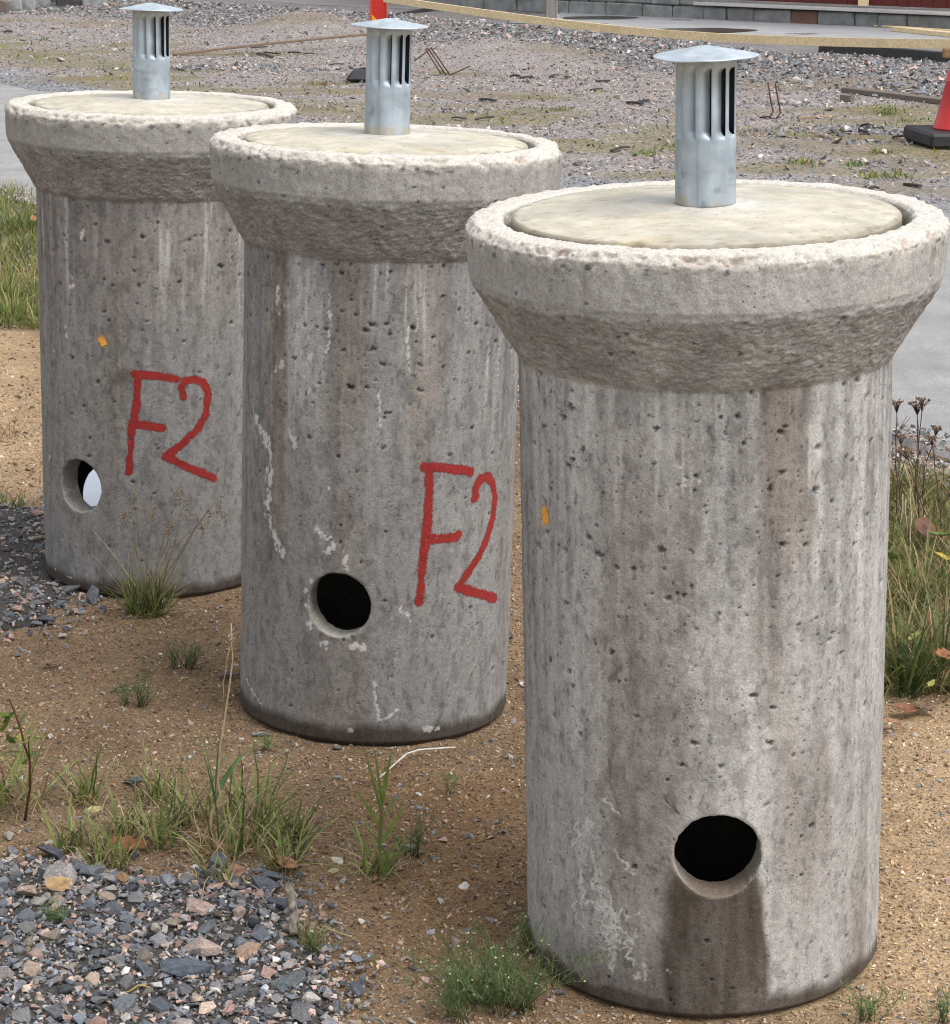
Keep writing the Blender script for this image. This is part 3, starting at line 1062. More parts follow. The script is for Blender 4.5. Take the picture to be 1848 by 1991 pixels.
        cv = cov(a, b) if callable(cov) else np.full(a.shape, cov)
        return npmesh(name, p2[us_], [rm[f]], None, {'edge': e[us_], 'cov': cv[us_]}, smooth=True)
    return me, patch

WHITE = {'B': [], 'C': [], 'A': []}
WBLOB = {'A': [], 'B': [], 'C': []}
WHITE['B'] += [(marks('B', [(492, 798), (500, 832), (514, 862), (520, 880)]), [.001, .003, .007, .005]),
               (marks('B', [(524, 862), (527, 930), (522, 1000), (532, 1050), (551, 1088)]), [.003, .005, .004, .005, .003]),
               (marks('B', [(793, 645), (792, 700), (797, 730)]), .0020), (marks('B', [(742, 760), (741, 800), (738, 850)]), .0016), (marks('B', [(810, 610), (812, 650)]), .0018), (marks('B', [(640, 590), (642, 640), (636, 700)]), .0022),
               (marks('B', [(560, 850), (570, 870), (578, 885)]), .005), (marks('B', [(728, 1330), (732, 1370), (738, 1402)]), .0032),
               (marks('B', [(738, 1402), (752, 1398), (770, 1383)]), .0032), (marks('B', [(478, 1325), (492, 1352), (510, 1375)]), .0026),
               
               (marks('B', [(672, 1090), (668, 1105), (676, 1118)]), .005), (marks('B', [(780, 1185), (800, 1210)]), .003)]
for (px, py, a, b, thr) in [(630, 1045, .032, .022, .24), (612, 1135, .016, .02, .22), (597, 1170, .010, .03, .25), (650, 1075, .03, .02, .3), (685, 1420, .012, .012, .25), (840, 1415, .03, .008, .2),
                            (500, 835, .008, .022, .12), (518, 868, .014, .022, .10), (526, 930, .010, .035, .16), (522, 1000, .010, .04, .2), (536, 1055, .010, .03, .15), (550, 1090, .008, .02, .15), (572, 870, .012, .02, .2), (640, 1262, .028, .010, .08), (690, 1262, .030, .010, .12), (600, 1225, .010, .02, .2), (545, 600, .03, .05, .42), (595, 700, .02, .1, .45), (520, 980, .02, .08, .38), (640, 960, .03, .03, .42), (545, 740, .03, .05, .45)]:
    h = well_hit('B', px, py); WBLOB['B'].append((h[0] * RB, h[1], a, b, thr))
for (px, py, a, b, thr) in [(1190, 1790, .05, .05, .26), (1150, 1700, .035, .09, .37), (1200, 1860, .04, .03, .33), (1260, 1880, .05, .02, .42), (1330, 930, .03, .03, .5), (1130, 850, .02, .12, .45)]:
    h = well_hit('C', px, py); WBLOB['C'].append((h[0] * RB, h[1], a, b, thr))
for (px, py, a, b, thr) in [(128, 640, .012, .04, .3), (140, 560, .02, .05, .45), (118, 1062, .014, .014, .12), (105, 720, .012, .06, .42), (95, 880, .008, .05, .4), (110, 1110, .014, .006, .1), (140, 1125, .02, .004, .1), (160, 450, .014, .05, .38)]:
    h = well_hit('A', px, py); WBLOB['A'].append((h[0] * RB, h[1], a, b, thr))
_r = random.Random(4)
for (x0, y0, x1, y1) in [(1128, 1580, 1115, 1640), (1150, 1585, 1135, 1610), (1150, 1640, 1165, 1760), (1130, 1690, 1140, 1800), (1165, 1700, 1180, 1800), (1200, 1640, 1230, 1690), (1185, 1720, 1195, 1830), (1150, 1750, 1210, 1790),
                         (1180, 1790, 1220, 1800), (1120, 1740, 1130, 1800), (1205, 1750, 1190, 1830), (1160, 1830, 1220, 1835), (1175, 1540, 1200, 1580), (1170, 1800, 1195, 1870), (1215, 1800, 1230, 1870), (1150, 1600, 1140, 1580)]:
    pts = []
    for s in range(7):
        t = s / 6
        pts.append((x0 + (x1 - x0) * t + _r.uniform(-8, 8), y0 + (y1 - y0) * t + _r.uniform(-3, 3)))
    WHITE['C'].append((marks('C', pts), [.0009, .0019, .0012, .0021, .0011, .0017, .0007]))

HOLE_PX = {'A': (153.6, 947), 'B': (657.5, 1184), 'C': (1397, 1660)}
HR = .0625
F_PX = {'A': [[(261, 729), (300, 731), (344, 737)], [(268, 730), (266, 782), (257, 832), (253, 886), (251, 919)], [(258, 826), (285, 828), (316, 832)],
              [(357, 771), (353, 754), (359, 741), (378, 735), (396, 743), (405, 766), (401, 803), (386, 832), (357, 861), (321, 887)], [(321, 887), (365, 907), (415, 928)]],
        'B': [[(826, 914), (870, 914), (915, 920)], [(836, 914), (833, 1000), (824, 1080), (815, 1172)], [(826, 1052), (860, 1050), (889, 1043)],
              [(924, 970), (925, 950), (935, 933), (948, 928), (958, 940), (963, 970), (958, 1010), (945, 1052), (920, 1100), (890, 1142)], [(890, 1142), (930, 1154), (963, 1161)]]}
DOT_PX = {'A': [(198, 663), (200, 668)], 'C': [(1060, 990), (1061, 1000)]}
LABEL = {'A': 'farthest grey concrete well ring, with a red F2, an orange dot and a see-through hole',
         'B': 'middle grey concrete well ring with a red F2 and white lime splashes round its hole',
         'C': 'nearest concrete well ring, without lettering, with a wet brown run below its hole'}

def lid_mesh(k):
    nrng, nth = 46, 220
    rl = RRK[k] - .0640
    rad = np.concatenate([np.linspace(0, rl - .006, nrng), rl - .006 + .006 * np.sin(np.linspace(0, PI / 2, 6))[1:], [rl, rl - .002]])
    zz = np.concatenate([.014 * (1 - (np.linspace(0, rl - .006, nrng) / rl) ** 2), -.006 * (1 - np.cos(np.linspace(0, PI / 2, 6)))[1:] + .001, [-.03, -.05]])
    th = np.linspace(0, 2 * PI, nth, endpoint=False)
    Rg = np.repeat(rad, nth); Zg = np.repeat(zz, nth); T = np.tile(th, len(rad))
    P = np.stack([Rg * np.sin(T), -Rg * np.cos(T), Zg], 1)
    sd = {'A': 3, 'B': 5, 'C': 8}[k]
    q = P + sd * 5.3
    P[:, 2] += (.0010 * fbm(q * 9, 3, sd) + .0004 * fbm(q * 40, 2, sd)) * sst(rl, rl - .04, Rg)
    edge = sst(rl - .016, rl - .004, Rg)
    P[:, 2] -= edge * np.maximum(0, fbm(q * 60, 2, sd + 1) - .25) * .004
    a = fbm(q * np.array([5, 5, 5]), 4, sd + 2); b = fbm(q * np.array([14, 14, 14]), 3, sd + 4)
    c = np.array([.585, .545, .45]) * (1 + .16 * a + .10 * b)[:, None]
    wt = sst(.16, .05, Rg + .03 * a) * .65
    c = lerp(c, np.array([.60, .59, .56]), wt[:, None])
    yl = sst(.25, .6, fbm(q * np.array([6, 16, 6]), 3, sd + 6)) * sst(.05, .12, Rg)
    c = lerp(c, np.array([.52, .42, .23]), (yl * .55)[:, None])
    gy = sst(.0, .45, fbm(q * np.array([5, 9, 5]), 4, sd + 9)) * .6
    c = lerp(c, np.array([.43, .415, .375]), gy[:, None])
    gm = np.maximum(sst(rl - .034, rl - .004, Rg) * sst(.12, .42, fbm(q * 42, 3, sd + 7)), .7 * sst(rl - .008, rl - .003, Rg))
    arc = fbm(np.stack([Rg * 75, np.sin(T) * 1.5, np.cos(T) * 1.5], 1) + sd, 3, sd + 13)
    c = c * (1 + .10 * arc * sst(.03, .08, Rg))[:, None]
    spd = sst(.36, .6, fbm(q * 90, 2, sd + 12)) * .5
    c = lerp(c, np.array([.24, .21, .16]), spd[:, None])
    c = lerp(c, np.array([.20, .17, .12]), (gm * .8)[:, None])
    c = lerp(c, np.array([.28, .25, .20]), (Zg < -.004)[:, None] * .85)  # shade of the gap painted onto the lid's side face
    f = grid_faces(len(rad), nth, wrap=True)[:, ::-1]
    return npmesh('lid', P, [f[nth:], np.stack([np.zeros(nth, int), nth + np.arange(nth), nth + (np.arange(nth) + 1) % nth], 1)], c, smooth=True)

def vent_meshes(k, H, phase):
    """sheet-metal tube with twelve pressed-in louvres and a shallow conical hat"""
    R, D, NL = .0423, .0092, 12
    L0, L1 = .50 * H, .915 * H
    nper = 14
    nz = 90
    zz = np.concatenate([np.linspace(0, L0 - .012, 26), np.linspace(L0 - .012, L0 + .006, 12)[1:], np.linspace(L0 + .006, L1 - .006, 28)[1:], np.linspace(L1 - .006, L1 + .010, 10)[1:], np.linspace(L1 + .010, H, 6)[1:]])
    fr = np.concatenate([np.linspace(0, 1, nper) ** 1.0, [1.0]])      # last point: beyond the slot, back at full radius
    V = []; C = []
    th_cols = []; fcol = []
    for j in range(NL):
        for i in range(nper):
            th_cols.append((j + i / (nper - 1) * .985) / NL * 2 * PI); fcol.append(i / (nper - 1))
    th_cols = np.array(th_cols) + phase; fcol = np.array(fcol)
    nc = len(th_cols)
    T, Z = np.meshgrid(th_cols, zz)
    Fc = np.broadcast_to(fcol[None], Z.shape)
    win = sst(L0 - .010, L0 + .004, Z) * sst(L1 + .008, L1 - .004, Z)
    press = D * sst(.12, 1.0, Fc) * win
    sd = {'A': 2, 'B': 4, 'C': 6}[k]
    rad = R - press
    pp = np.stack([np.sin(T) * rad, -np.cos(T) * rad, Z], -1).reshape(-1, 3)
    pp[:, :2] *= (1 + .012 * fbm(pp * np.array([18, 18, 14]) + sd, 2, sd))[:, None]
    f = []
    for r in range(len(zz) - 1):
        slot = (zz[r] > L0 - .004) and (zz[r + 1] < L1 + .003)
        for cidx in range(nc):
            nx = (cidx + 1) % nc
            if (cidx % nper) == nper - 1 and slot: continue       # the open slot
            f.append((r * nc + cidx, r * nc + nx, (r + 1) * nc + nx, (r + 1) * nc + cidx))
    q = pp * 1.0 + sd * 2.1
    n1 = fbm(q * np.array([30, 30, 12]), 3, sd); n2 = fbm(q * np.array([60, 60, 6]), 2, sd + 3); n3 = fbm(q * np.array([18, 18, 70]), 3, sd + 5)
    c = np.array([.43, .495, .55]) * (1 + .20 * n1 + .06 * n2)[:, None]
    Zf = Z.ravel()
    smear = sst(.25, .5, n3) * sst(L0, L0 - .03, Zf)
    c = lerp(c, np.array([.33, .35, .37]), (smear * .6)[:, None])
    warm = sst(H - .05, H - .012, Zf + .02 * n1)
    c = lerp(c, np.array([.43, .42, .38]), (warm * .8)[:, None])
    cem = sst(.022 + .010 * n1, .010, Zf) * sst(-.3, .3, fbm(q * 20, 2, sd + 8) + {'B': .5}.get(k, -.15))
    c = lerp(c, np.array([.50, .45, .36]), (cem * .8)[:, None])
    # scratches and a solder seam
    th_f = ((T.ravel() + PI) % (2 * PI)) - PI
    seam = np.exp(-((th_f + .35 + .03 * n2) / .05) ** 2) * (Zf < L0 - .004)
    c = lerp(c, np.array([.30, .34, .38]), (seam * .6 * sst(-.5, .3, n2))[:, None])
    scr = sst(.30, .5, fbm(q * np.array([45, 45, 30]) + 9, 3, sd + 11)) * sst(L0, L0 - .05, Zf)
    c = lerp(c, np.array([.24, .27, .30]), (scr * .6)[:, None])
    tube = npmesh('vent_pipe', pp, [np.array(f)], c, smooth=True)
    # hat
    rr = np.array([0, .004, .012, .025, .04, .055, .066, .0715, .0725, .0722, .071, .05, .02])
    hz = np.array([.0160, .0156, .0142, .0113, .0079, .0046, .0018, .0003, -.0004, -.0020, -.0018, .0020, .0085])
    nth = 64
    th = np.linspace(0, 2 * PI, nth, endpoint=False)
    Rg, Zg, T2 = np.repeat(rr, nth), np.repeat(hz, nth), np.tile(th, len(rr))
    hp = np.stack([Rg * np.sin(T2), -Rg * np.cos(T2), Zg], 1)
    hp[:, 2] *= .86
    hp[:, 2] += .0010 * np.sin(T2 * 2 + sd) * (Rg / .0725) ** 2 + .001 * noise(hp * 30 + sd, 3) * (Rg / .07)
    hp[:, 2] += H + .001
    n4 = fbm(hp * 28 + sd, 3, 4)
    hc = np.array([.58, .65, .70]) * (1 + .10 * n4)[:, None]
    hc = lerp(hc, np.array([.38, .43, .47]), (sst(.18, .45, n4) * (Rg < .05))[:, None] * .7)
    hat = npmesh('vent_cap', hp, [grid_faces(len(rr), nth, wrap=True)[:, ::-1]], hc, smooth=True)
    return tube, hat

VENT = {'A': (.199, .25), 'B': (.196, .12), 'C': (.200, .19)}
SEED = {'A': 1, 'B': 2, 'C': 3}
for k in 'ABC':
    q = WELLS[k]
    e = empty('concrete_well', (q['x'], q['y'], q['z']), LABEL[k], 'concrete well', 'concrete wells standing in a row')
    tilt = Matrix(((1, 0, q['t'][0], 0), (0, 1, q['t'][1], 0), (-q['t'][0], -q['t'][1], 1, 0), (0, 0, 0, 1)))
    e.rotation_euler = Vector((q['t'][0], q['t'][1], 1)).to_track_quat('Z', 'Y').to_euler()
    # keep the shaft's seam fixed: to_track_quat may spin about z, so build the rotation by hand
    ax = Vector((0, 0, 1)).cross(Vector((q['t'][0], q['t'][1], 1)))
    e.rotation_euler = Matrix.Rotation(math.atan(math.hypot(*q['t'])), 3, ax.normalized()).to_euler()
    e.scale = (1, 1, {'A': 1.006, 'B': 1.0125, 'C': 1.009}[k])
    hth, hz = well_hit(k, *HOLE_PX[k])
    hb = None
    if k == 'A':
        bt, bz = well_hit('A', 171, 950, back=True)
        hb = (bt, bz, HR)
    me, patch = shaft(k, SEED[k], (hth, hz, HR), hb, {'A': 400, 'B': 520, 'C': 560}[k])
    link('shaft', me, MAT['concrete'], e)
    ld = link('lid', lid_mesh(k), MAT['lid'], e)
    ld.location = (0, 0, ZT + (.001 if k == 'C' else -.003))
    tube, hat = vent_meshes(k, VENT[k][0], VENT[k][1] + CENTER[k])
    vp = link('vent_pipe', tube, MAT['galv'], e)
    vp.location = (0, 0, ld.location.z + (.0135 if k == 'C' else .0118))
    md = vp.modifiers.new('sheet', 'SOLIDIFY'); md.thickness = .0012; md.offset = -1; md.material_offset = 1; tube.materials.append(MAT['slot_shade'])
    link('vent_cap', hat, MAT['galv'], vp)
    if k in F_PX:
        strokes = [marks(k, s) for s in F_PX[k]]
        vmin = min(p[1] for p in strokes[1])
        cov = lambda a, b: .95 - .9 * np.exp(-((b - vmin - .045) / .03) ** 2) * (a < strokes[1][0][0] + .02)
        link('paint_lettering', patch(strokes, {'A': .0105, 'B': .0108}[k], 'paint_lettering', MAT['red'], cov), MAT['red'], e)['label'] = 'F2 in red spray paint'
    if k in DOT_PX:
        link('paint_dot', patch([marks(k, DOT_PX[k])], .0125, 'paint_dot', MAT['orange'], .6), MAT['orange'], e)['label'] = 'orange spray dot'

# ------------------------------------------------------------------ stones
def hull_proto(seed, npt=13, flat=.62):
    r = random.Random(seed)
    bm = bmesh.new()
    for i in range(npt):
        v = Vector((r.gauss(0, 1), r.gauss(0, 1), r.gauss(0, 1))).normalized() * r.uniform(.82, 1.08)
        bm.verts.new((v.x, v.y * r.uniform(.72, .95), v.z * flat))
    bmesh.ops.convex_hull(bm, input=bm.verts[:])
    for v in [v for v in bm.verts if not v.link_faces]: bm.verts.remove(v)
    bmesh.ops.triangulate(bm, faces=bm.faces[:])
    bmesh.ops.recalc_face_normals(bm, faces=bm.faces[:])
    bm.verts.index_update()
    V = np.array([v.co for v in bm.verts]); T = np.array([[v.index for v in f.verts] for f in bm.faces])
    bm.free()
    return V * .5, T

PROTO = [hull_proto(100 + i, 14, .66) for i in range(10)]
PSMALL = [hull_proto(200 + i, 7, .7) for i in range(10)]
PMID = [hull_proto(300 + i, 9, .66) for i in range(10)]

def rotmats(n, r, tilt=.5):
    a = r.uniform(0, 2 * PI, n); b = r.normal(0, tilt, n); c = r.normal(0, tilt, n)
    ca, sa, cb, sb, cc, sc = np.cos(a), np.sin(a), np.cos(b), np.sin(b), np.cos(c), np.sin(c)
    Rz = np.zeros((n, 3, 3)); Rz[:, 0, 0] = ca; Rz[:, 0, 1] = -sa; Rz[:, 1, 0] = sa; Rz[:, 1, 1] = ca; Rz[:, 2, 2] = 1
    Rx = np.zeros((n, 3, 3)); Rx[:, 0, 0] = 1; Rx[:, 1, 1] = cb; Rx[:, 1, 2] = -sb; Rx[:, 2, 1] = sb; Rx[:, 2, 2] = cb
    Ry = np.zeros((n, 3, 3)); Ry[:, 1, 1] = 1; Ry[:, 0, 0] = cc; Ry[:, 0, 2] = sc; Ry[:, 2, 0] = -sc; Ry[:, 2, 2] = cc
    return Rz @ Rx @ Ry

def scatter(name, P, size, col, protos, seed, mat, parent=None, tilt=.5, asp=None, kind='stuff'):
    r = np.random.default_rng(seed)
    n = len(P)
    R = rotmats(n, r, tilt)
    which = r.integers(0, len(protos), n)
    sc = size[:, None] * (np.stack([r.uniform(.8, 1.35, n), r.uniform(.7, 1.1, n), r.uniform(.6, 1.0, n)], 1) if asp is None else asp)
    Vs, Ts, Cs = [], [], []
    off = 0
    for k, (pv, pt) in enumerate(protos):
        ii = np.nonzero(which == k)[0]
        if not len(ii): continue
        v = pv[None] * sc[ii][:, None, :]
        v = np.einsum('nij,nkj->nki', R[ii], v) + P[ii][:, None, :]
        t = pt[None] + (np.arange(len(ii)) * len(pv))[:, None, None] + off
        Vs.append(v.reshape(-1, 3)); Ts.append(t.reshape(-1, 3))
        Cs.append(np.repeat(col[ii], len(pv), 0))
        off += len(ii) * len(pv)
    me = npmesh(name, np.concatenate(Vs), [np.concatenate(Ts)], np.concatenate(Cs))
    return tag(link(name, me, mat, parent), kind=kind)

PAL = np.array([[.17, .19, .22], [.225, .245, .27], [.105, .115, .13], [.24, .24, .245], [.15, .155, .165], [.36, .33, .31], [.42, .30, .26], [.46, .36, .29], [.38, .25, .21], [.52, .49, .45], [.28, .25, .20], [.20, .20, .195]])
PW_GRAVEL = np.array([.16, .14, .10, .12, .10, .09, .09, .05, .04, .05, .03, .03]); PW_GRAVEL /= PW_GRAVEL.sum()
PW_YARD = np.array([.03, .08, .01, .26, .04, .22, .11, .06, .03, .08, .07, .12]); PW_YARD /= PW_YARD.sum()
PW_GREY = np.array([.07, .16, .03, .26, .06, .15, .06, .02, .02, .06, .03, .14]); PW_GREY /= PW_GREY.sum()
def pick(n, wts, r, var=.22):
    c = PAL[r.choice(len(PAL), n, p=wts)]
    return np.clip(c * (1 + r.normal(0, var, n))[:, None], .03, .75)

def clear_of_wells(x, y, pad=0.0):
    ok = np.ones(len(x), bool)
    for q in WELLS.values():
        ok &= np.hypot(x - q['x'], y - q['y']) > RB + pad
    return ok

def infrustum(x, y, zz, mx=.03):
    d = np.stack([x, y, zz - CH], 1)
    f = d @ FWD
    u = (d @ RIGHT) / f * F / W0; v = (d @ UP) / f * F / H0
    return (np.abs(u) < .5 + mx) & (np.abs(v) < .5 + mx)

# dark gritty bed under the two gravel patches, its large stones one by one
patch_root = {}
for nm, poly, pad, sd in (('near', P_GRAVEL, .0, 1), ('far', P_GRAVEL2, .0, 2)):
    lo, hi = poly.min(0) - .12, poly.max(0) + .12
    gx, gy = np.arange(lo[0], hi[0], .02), np.arange(lo[1], hi[1], .02)
    A, B = np.meshgrid(gx, gy)
    a, b = A.ravel(), B.ravel()
    dd = polydist(poly, a, b) + .05 * noise(np.stack([a * 9, b * 9, 0 * a], 1), 3 if sd == 1 else 8)
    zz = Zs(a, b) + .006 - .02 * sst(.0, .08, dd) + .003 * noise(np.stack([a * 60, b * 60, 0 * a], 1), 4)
    f = grid_faces(len(gy), len(gx))
    f = f[(dd[f] < .07).any(1)]
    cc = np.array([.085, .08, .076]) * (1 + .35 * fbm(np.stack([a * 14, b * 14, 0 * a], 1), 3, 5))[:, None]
    us_ = np.zeros(len(a), bool); us_[f.ravel()] = True
    rm = np.cumsum(us_) - 1
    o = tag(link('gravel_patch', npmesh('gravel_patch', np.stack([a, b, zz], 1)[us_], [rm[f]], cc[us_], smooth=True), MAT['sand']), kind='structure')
    patch_root[nm] = o

RSTONE = []
for i, (pv, pt) in enumerate(PROTO):
    me = npmesh('stone', pv * 2, [pt])
    me.materials.append(MAT['stone'])
    RSTONE.append(me)

def put_stone(loc, size, col, r, parent=None, asp=None, name='stone'):
    o = bpy.data.objects.new(name, RSTONE[r.randrange(len(RSTONE))])
    COL.objects.link(o)
    a = asp or (r.uniform(.85, 1.3), r.uniform(.7, 1.0), r.uniform(.55, .85))
    o.scale = tuple(size * .5 * q for q in a)
    o.rotation_euler = (r.gauss(0, .22), r.gauss(0, .22), r.uniform(0, 2 * PI))
    o.location = loc
    o.color = (*col, 1)
    if parent is not None: o.parent = parent
    return o

# notable stones, seen one by one in the photograph: px, py, width px, colour, label
NOTABLE = [
    (395, 1862, 74, (.50, .40, .35), 'largest pink and white granite stone in the front gravel patch', (1.1, .85, .72)),
    (486, 1864, 58, (.46, .32, .24), 'orange pink granite stone right of the largest pink one', (1.0, .9, .8)),
    (368, 1904, 86, (.13, .155, .185), 'long blue grey slate stone below the largest pink stone', (1.35, .7, .55)),
    (512, 1735, 62, (.14, .155, .18), 'blue grey stone at the right end of the upper gravel row', (1.2, .9, .7)),
    (388, 1778, 58, (.47, .36, .31), 'flat pale pink stone in the upper gravel row', (1.3, .8, .55)),
    (404, 1757, 44, (.36, .20, .16), 'flat reddish stone above the pale pink one', (1.3, .7, .5)),
    (118, 1722, 74, (.34, .32, .31), 'large pale grey stone beside the tan leaf', (1.25, .9, .6)),
    (100, 1672, 54, (.11, .12, .14), 'dark grey stone at the left edge of the weeds', (1.2, .9, .7)),
    (219, 1783, 50, (.15, .165, .19), 'upright grey blue stone left in the gravel', (.9, .9, 1.0)),
    (190, 1826, 46, (.19, .21, .235), 'angular bluish stone with a sharp ridge in the left gravel', (1.0, .85, .85)),
    (508, 1828, 52, (.15, .17, .19), 'blue grey rounded stone near the driftwood stick', (1.1, .9, .8)),
    (562, 1922, 58, (.14, .16, .165), 'greenish grey stone at the right edge of the gravel', (1.2, .9, .65)),
    (342, 1790, 30, (.40, .27, .23), 'small pink stone beside the flat pale pink one', None),
    (800, 1655, 28, (.36, .38, .33), 'pale greenish round pebble half in feathery weeds', (1, .95, .8)),
    (121, 1241, 22, (.60, .56, .50), 'white oval pebble on the brown sand below the farthest well', (1.2, .85, .7)),
    (180, 1172, 44, (.14, .155, .175), 'flat slate chip at the foot of the farthest well', (1.3, .8, .4)),
    (202, 1190, 26, (.13, .145, .165), 'small slate chip below the flat one by the farthest well', None),
    (505, 1360, 0, None, None, None),
    (262, 1668, 34, (.13, .14, .16), 'dark stone under the brown leaf', None),
    (405, 1275, 0, None, None, None),
    (445, 1320, 28, (.17, .18, .2), 'grey stone left of the middle well', None),
    (505, 1432, 24, (.30, .31, .32), 'pale grey chip below the front of the middle well', (1.2, .7, .5)),
    (16, 1632, 26, (.40, .40, .36), 'pale oval pebble at the left picture edge', (1.2, .9, .7)),
    (262, 1528, 40, (.15, .165, .185), 'blue stone among the thin weeds', None),
]
rs = random.Random(3)
taken_n = []
for (px, py, wpx, colr, lab, asp) in NOTABLE:
    if not wpx: continue
    p = onS(px, py)
    d = (Vector(p) - Vector(EYE)).length
    s = wpx / F * d
    sz = s * 1.15
    taken_n.append((p[0], p[1], sz * 1.25))
    o = put_stone(p + Vector((0, 0, s * .26)), sz, colr, rs, None, asp)
    tag(o, lab, 'stone', 'loose stones picked out in the gravel and sand')

# individual gravel stones in the near patch (parts of the patch)
cand = []
lo, hi = P_GRAVEL.min(0) - .1, P_GRAVEL.max(0) + .1
r2 = np.random.default_rng(21)
taken = list(taken_n)
tries = 0
while len(cand) < 245 and tries < 40000:
    tries += 1
    a, b = r2.uniform(lo[0], hi[0]), r2.uniform(lo[1], hi[1])
    dd = float(polydist(P_GRAVEL, np.array([a]), np.array([b]))[0])
    if dd > (-.01 if r2.random() < .93 else .09): continue
    s = float(np.clip(r2.lognormal(math.log(.030), .36), .016, .058))
    if not infrustum(np.array([a]), np.array([b]), Zs(a, b), .02)[0]: continue
    if any((a - x_) ** 2 + (b - y_) ** 2 < (.42 * (s + s_)) ** 2 for x_, y_, s_ in taken): continue
    taken.append((a, b, s)); cand.append((a, b, s))
pc = pick(len(cand), PW_GRAVEL, r2, .2)
for (a, b, s), cc in zip(cand, pc):
    put_stone((a, b, float(Zs(a, b)[0]) + .006 + s * .16), s, tuple(cc), rs, patch_root['near'])
cand2 = []
lo, hi = P_GRAVEL2.min(0) - .1, P_GRAVEL2.max(0) + .1
while len(cand2) < 90:
    a, b = r2.uniform(lo[0], hi[0]), r2.uniform(lo[1], hi[1])
    dd = float(polydist(P_GRAVEL2, np.array([a]), np.array([b]))[0])
    if dd > .04 or not infrustum(np.array([a]), np.array([b]), Zs(a, b), .02)[0] or not clear_of_wells(np.array([a]), np.array([b]), .02)[0]: continue
    s = float(np.clip(r2.lognormal(math.log(.026), .35), .016, .05))
    if any((a - x_) ** 2 + (b - y_) ** 2 < (.36 * (s + s_)) ** 2 for x_, y_, s_ in cand2): continue
    cand2.append((a, b, s))
pc = pick(len(cand2), PW_GRAVEL, r2, .2) * .95
for (a, b, s), cc in zip(cand2, pc):
    put_stone((a, b, float(Zs(a, b)[0]) + .005 + s * .14), s, tuple(cc), rs, patch_root['far'])

# the finer gravel between them
def fill_patch(poly, n, s0, sig, seed, lift, smin, smax, margin, parent):
    r = np.random.default_rng(seed)
    lo, hi = poly.min(0) - .25, poly.max(0) + .25
    a, b = r.uniform(lo[0], hi[0], n), r.uniform(lo[1], hi[1], n)
    dd = polydist(poly, a, b) + .06 * noise(np.stack([a * 7, b * 7, 0 * a], 1), 2)
    ok = (r.random(n) < sst(margin, -.03, dd)) & clear_of_wells(a, b, .01)
    a, b = a[ok], b[ok]
    zz = Zs(a, b)
    ok = infrustum(a, b, zz, .06)
    a, b, zz = a[ok], b[ok], zz[ok]
    s = np.clip(r.lognormal(math.log(s0), sig, len(a)), smin, smax)
    scatter('gravel', np.stack([a, b, zz + lift + s * .2], 1), s, pick(len(a), PW_GRAVEL, r, .28), PMID, seed, MAT['grit'], parent)
fill_patch(P_GRAVEL, 21000, .0085, .48, 31, .006, .004, .022, .15, patch_root['near'])
fill_patch(P_GRAVEL2, 7000, .011, .45, 32, .004, .005, .024, .22, patch_root['far'])

# grit and pebbles all over the sandy ground
r = np.random.default_rng(40)
def sand_points(n, ymax=8.2, seed=0):
    r = np.random.default_rng(seed)
    y = 2.6 + (ymax - 2.6) * r.random(n) ** 1.35
    x = (r.random(n) - .5) * .44 * y
    zz = Zs(x, y)
    ok = infrustum(x, y, zz, .04) & clear_of_wells(x, y, .0) & (y < line_y(RN, x) + .1)
    return x[ok], y[ok], zz[ok]
x, y, zz = sand_points(120000, 7.6, 41)
s = np.clip(r.lognormal(math.log(.0050), .42, len(x)), .0024, .012)
GP = np.array([[.34, .245, .155], [.25, .175, .11], [.43, .34, .23], [.15, .11, .08], [.50, .42, .32], [.20, .18, .16], [.33, .21, .11]])
cc = GP[r.choice(7, len(x), p=[.24, .24, .16, .14, .07, .07, .08])] * (1 + r.normal(0, .2, len(x)))[:, None]
tanw = np.maximum(sst(.2, -.1, polydist(P_TAN, x, y)), sst(.25, -.1, polydist(P_TANL, x, y)))[:, None]
cc = cc * (1 + .5 * tanw)
scatter('sand_grit', np.stack([x, y, zz + s * .15], 1), s, cc, PSMALL, 42, MAT['grit'])
x, y, zz = sand_points(9500, 8.0, 43)
s = np.clip(r.lognormal(math.log(.0098), .42, len(x)), .006, .028)
ok = r.random(len(x)) < .25 + .6 * sst(-.2, .35, fbm(np.stack([x * 3, y * 3, 0 * x], 1), 3, 77))
x, y, zz, s = x[ok], y[ok], zz[ok], s[ok]
scatter('pebbles', np.stack([x, y, zz + s * .12], 1), s, np.clip(pick(len(x), PW_YARD, r, .22) * 1.05, .05, .7), PMID, 44, MAT['grit'])

# crumbs and clods of the sandy soil itself
x, y, zz = sand_points(16000, 7.8, 45)
s = np.clip(r.lognormal(math.log(.0085), .38, len(x)), .005, .020)
ok = r.random(len(x)) < .20 + .8 * sst(-.15, .35, fbm(np.stack([x * 2.6, y * 2.6, 0 * x], 1), 3, 79))
x, y, zz, s = x[ok], y[ok], zz[ok], s[ok]
tl = np.maximum(sst(.2, -.1, polydist(P_TAN, x, y)), sst(.25, -.1, polydist(P_TANL, x, y)))[:, None]
cc = np.array([.235, .160, .098]) * (1 + r.normal(0, .22, len(x)))[:, None] * (1 + .65 * tl)
scatter('soil_clods', np.stack([x, y, zz + s * .08], 1), s, cc, PMID, 46, MAT['grit'])
nn = 2600
lo, hi = P_TANL.min(0), P_TANL.max(0)
x, y = r.uniform(lo[0], hi[0] + .1, nn), r.uniform(lo[1], hi[1], nn)
zz = Zs(x, y)
ok = infrustum(x, y, zz, .04) & clear_of_wells(x, y, .01)
x, y, zz = x[ok], y[ok], zz[ok]
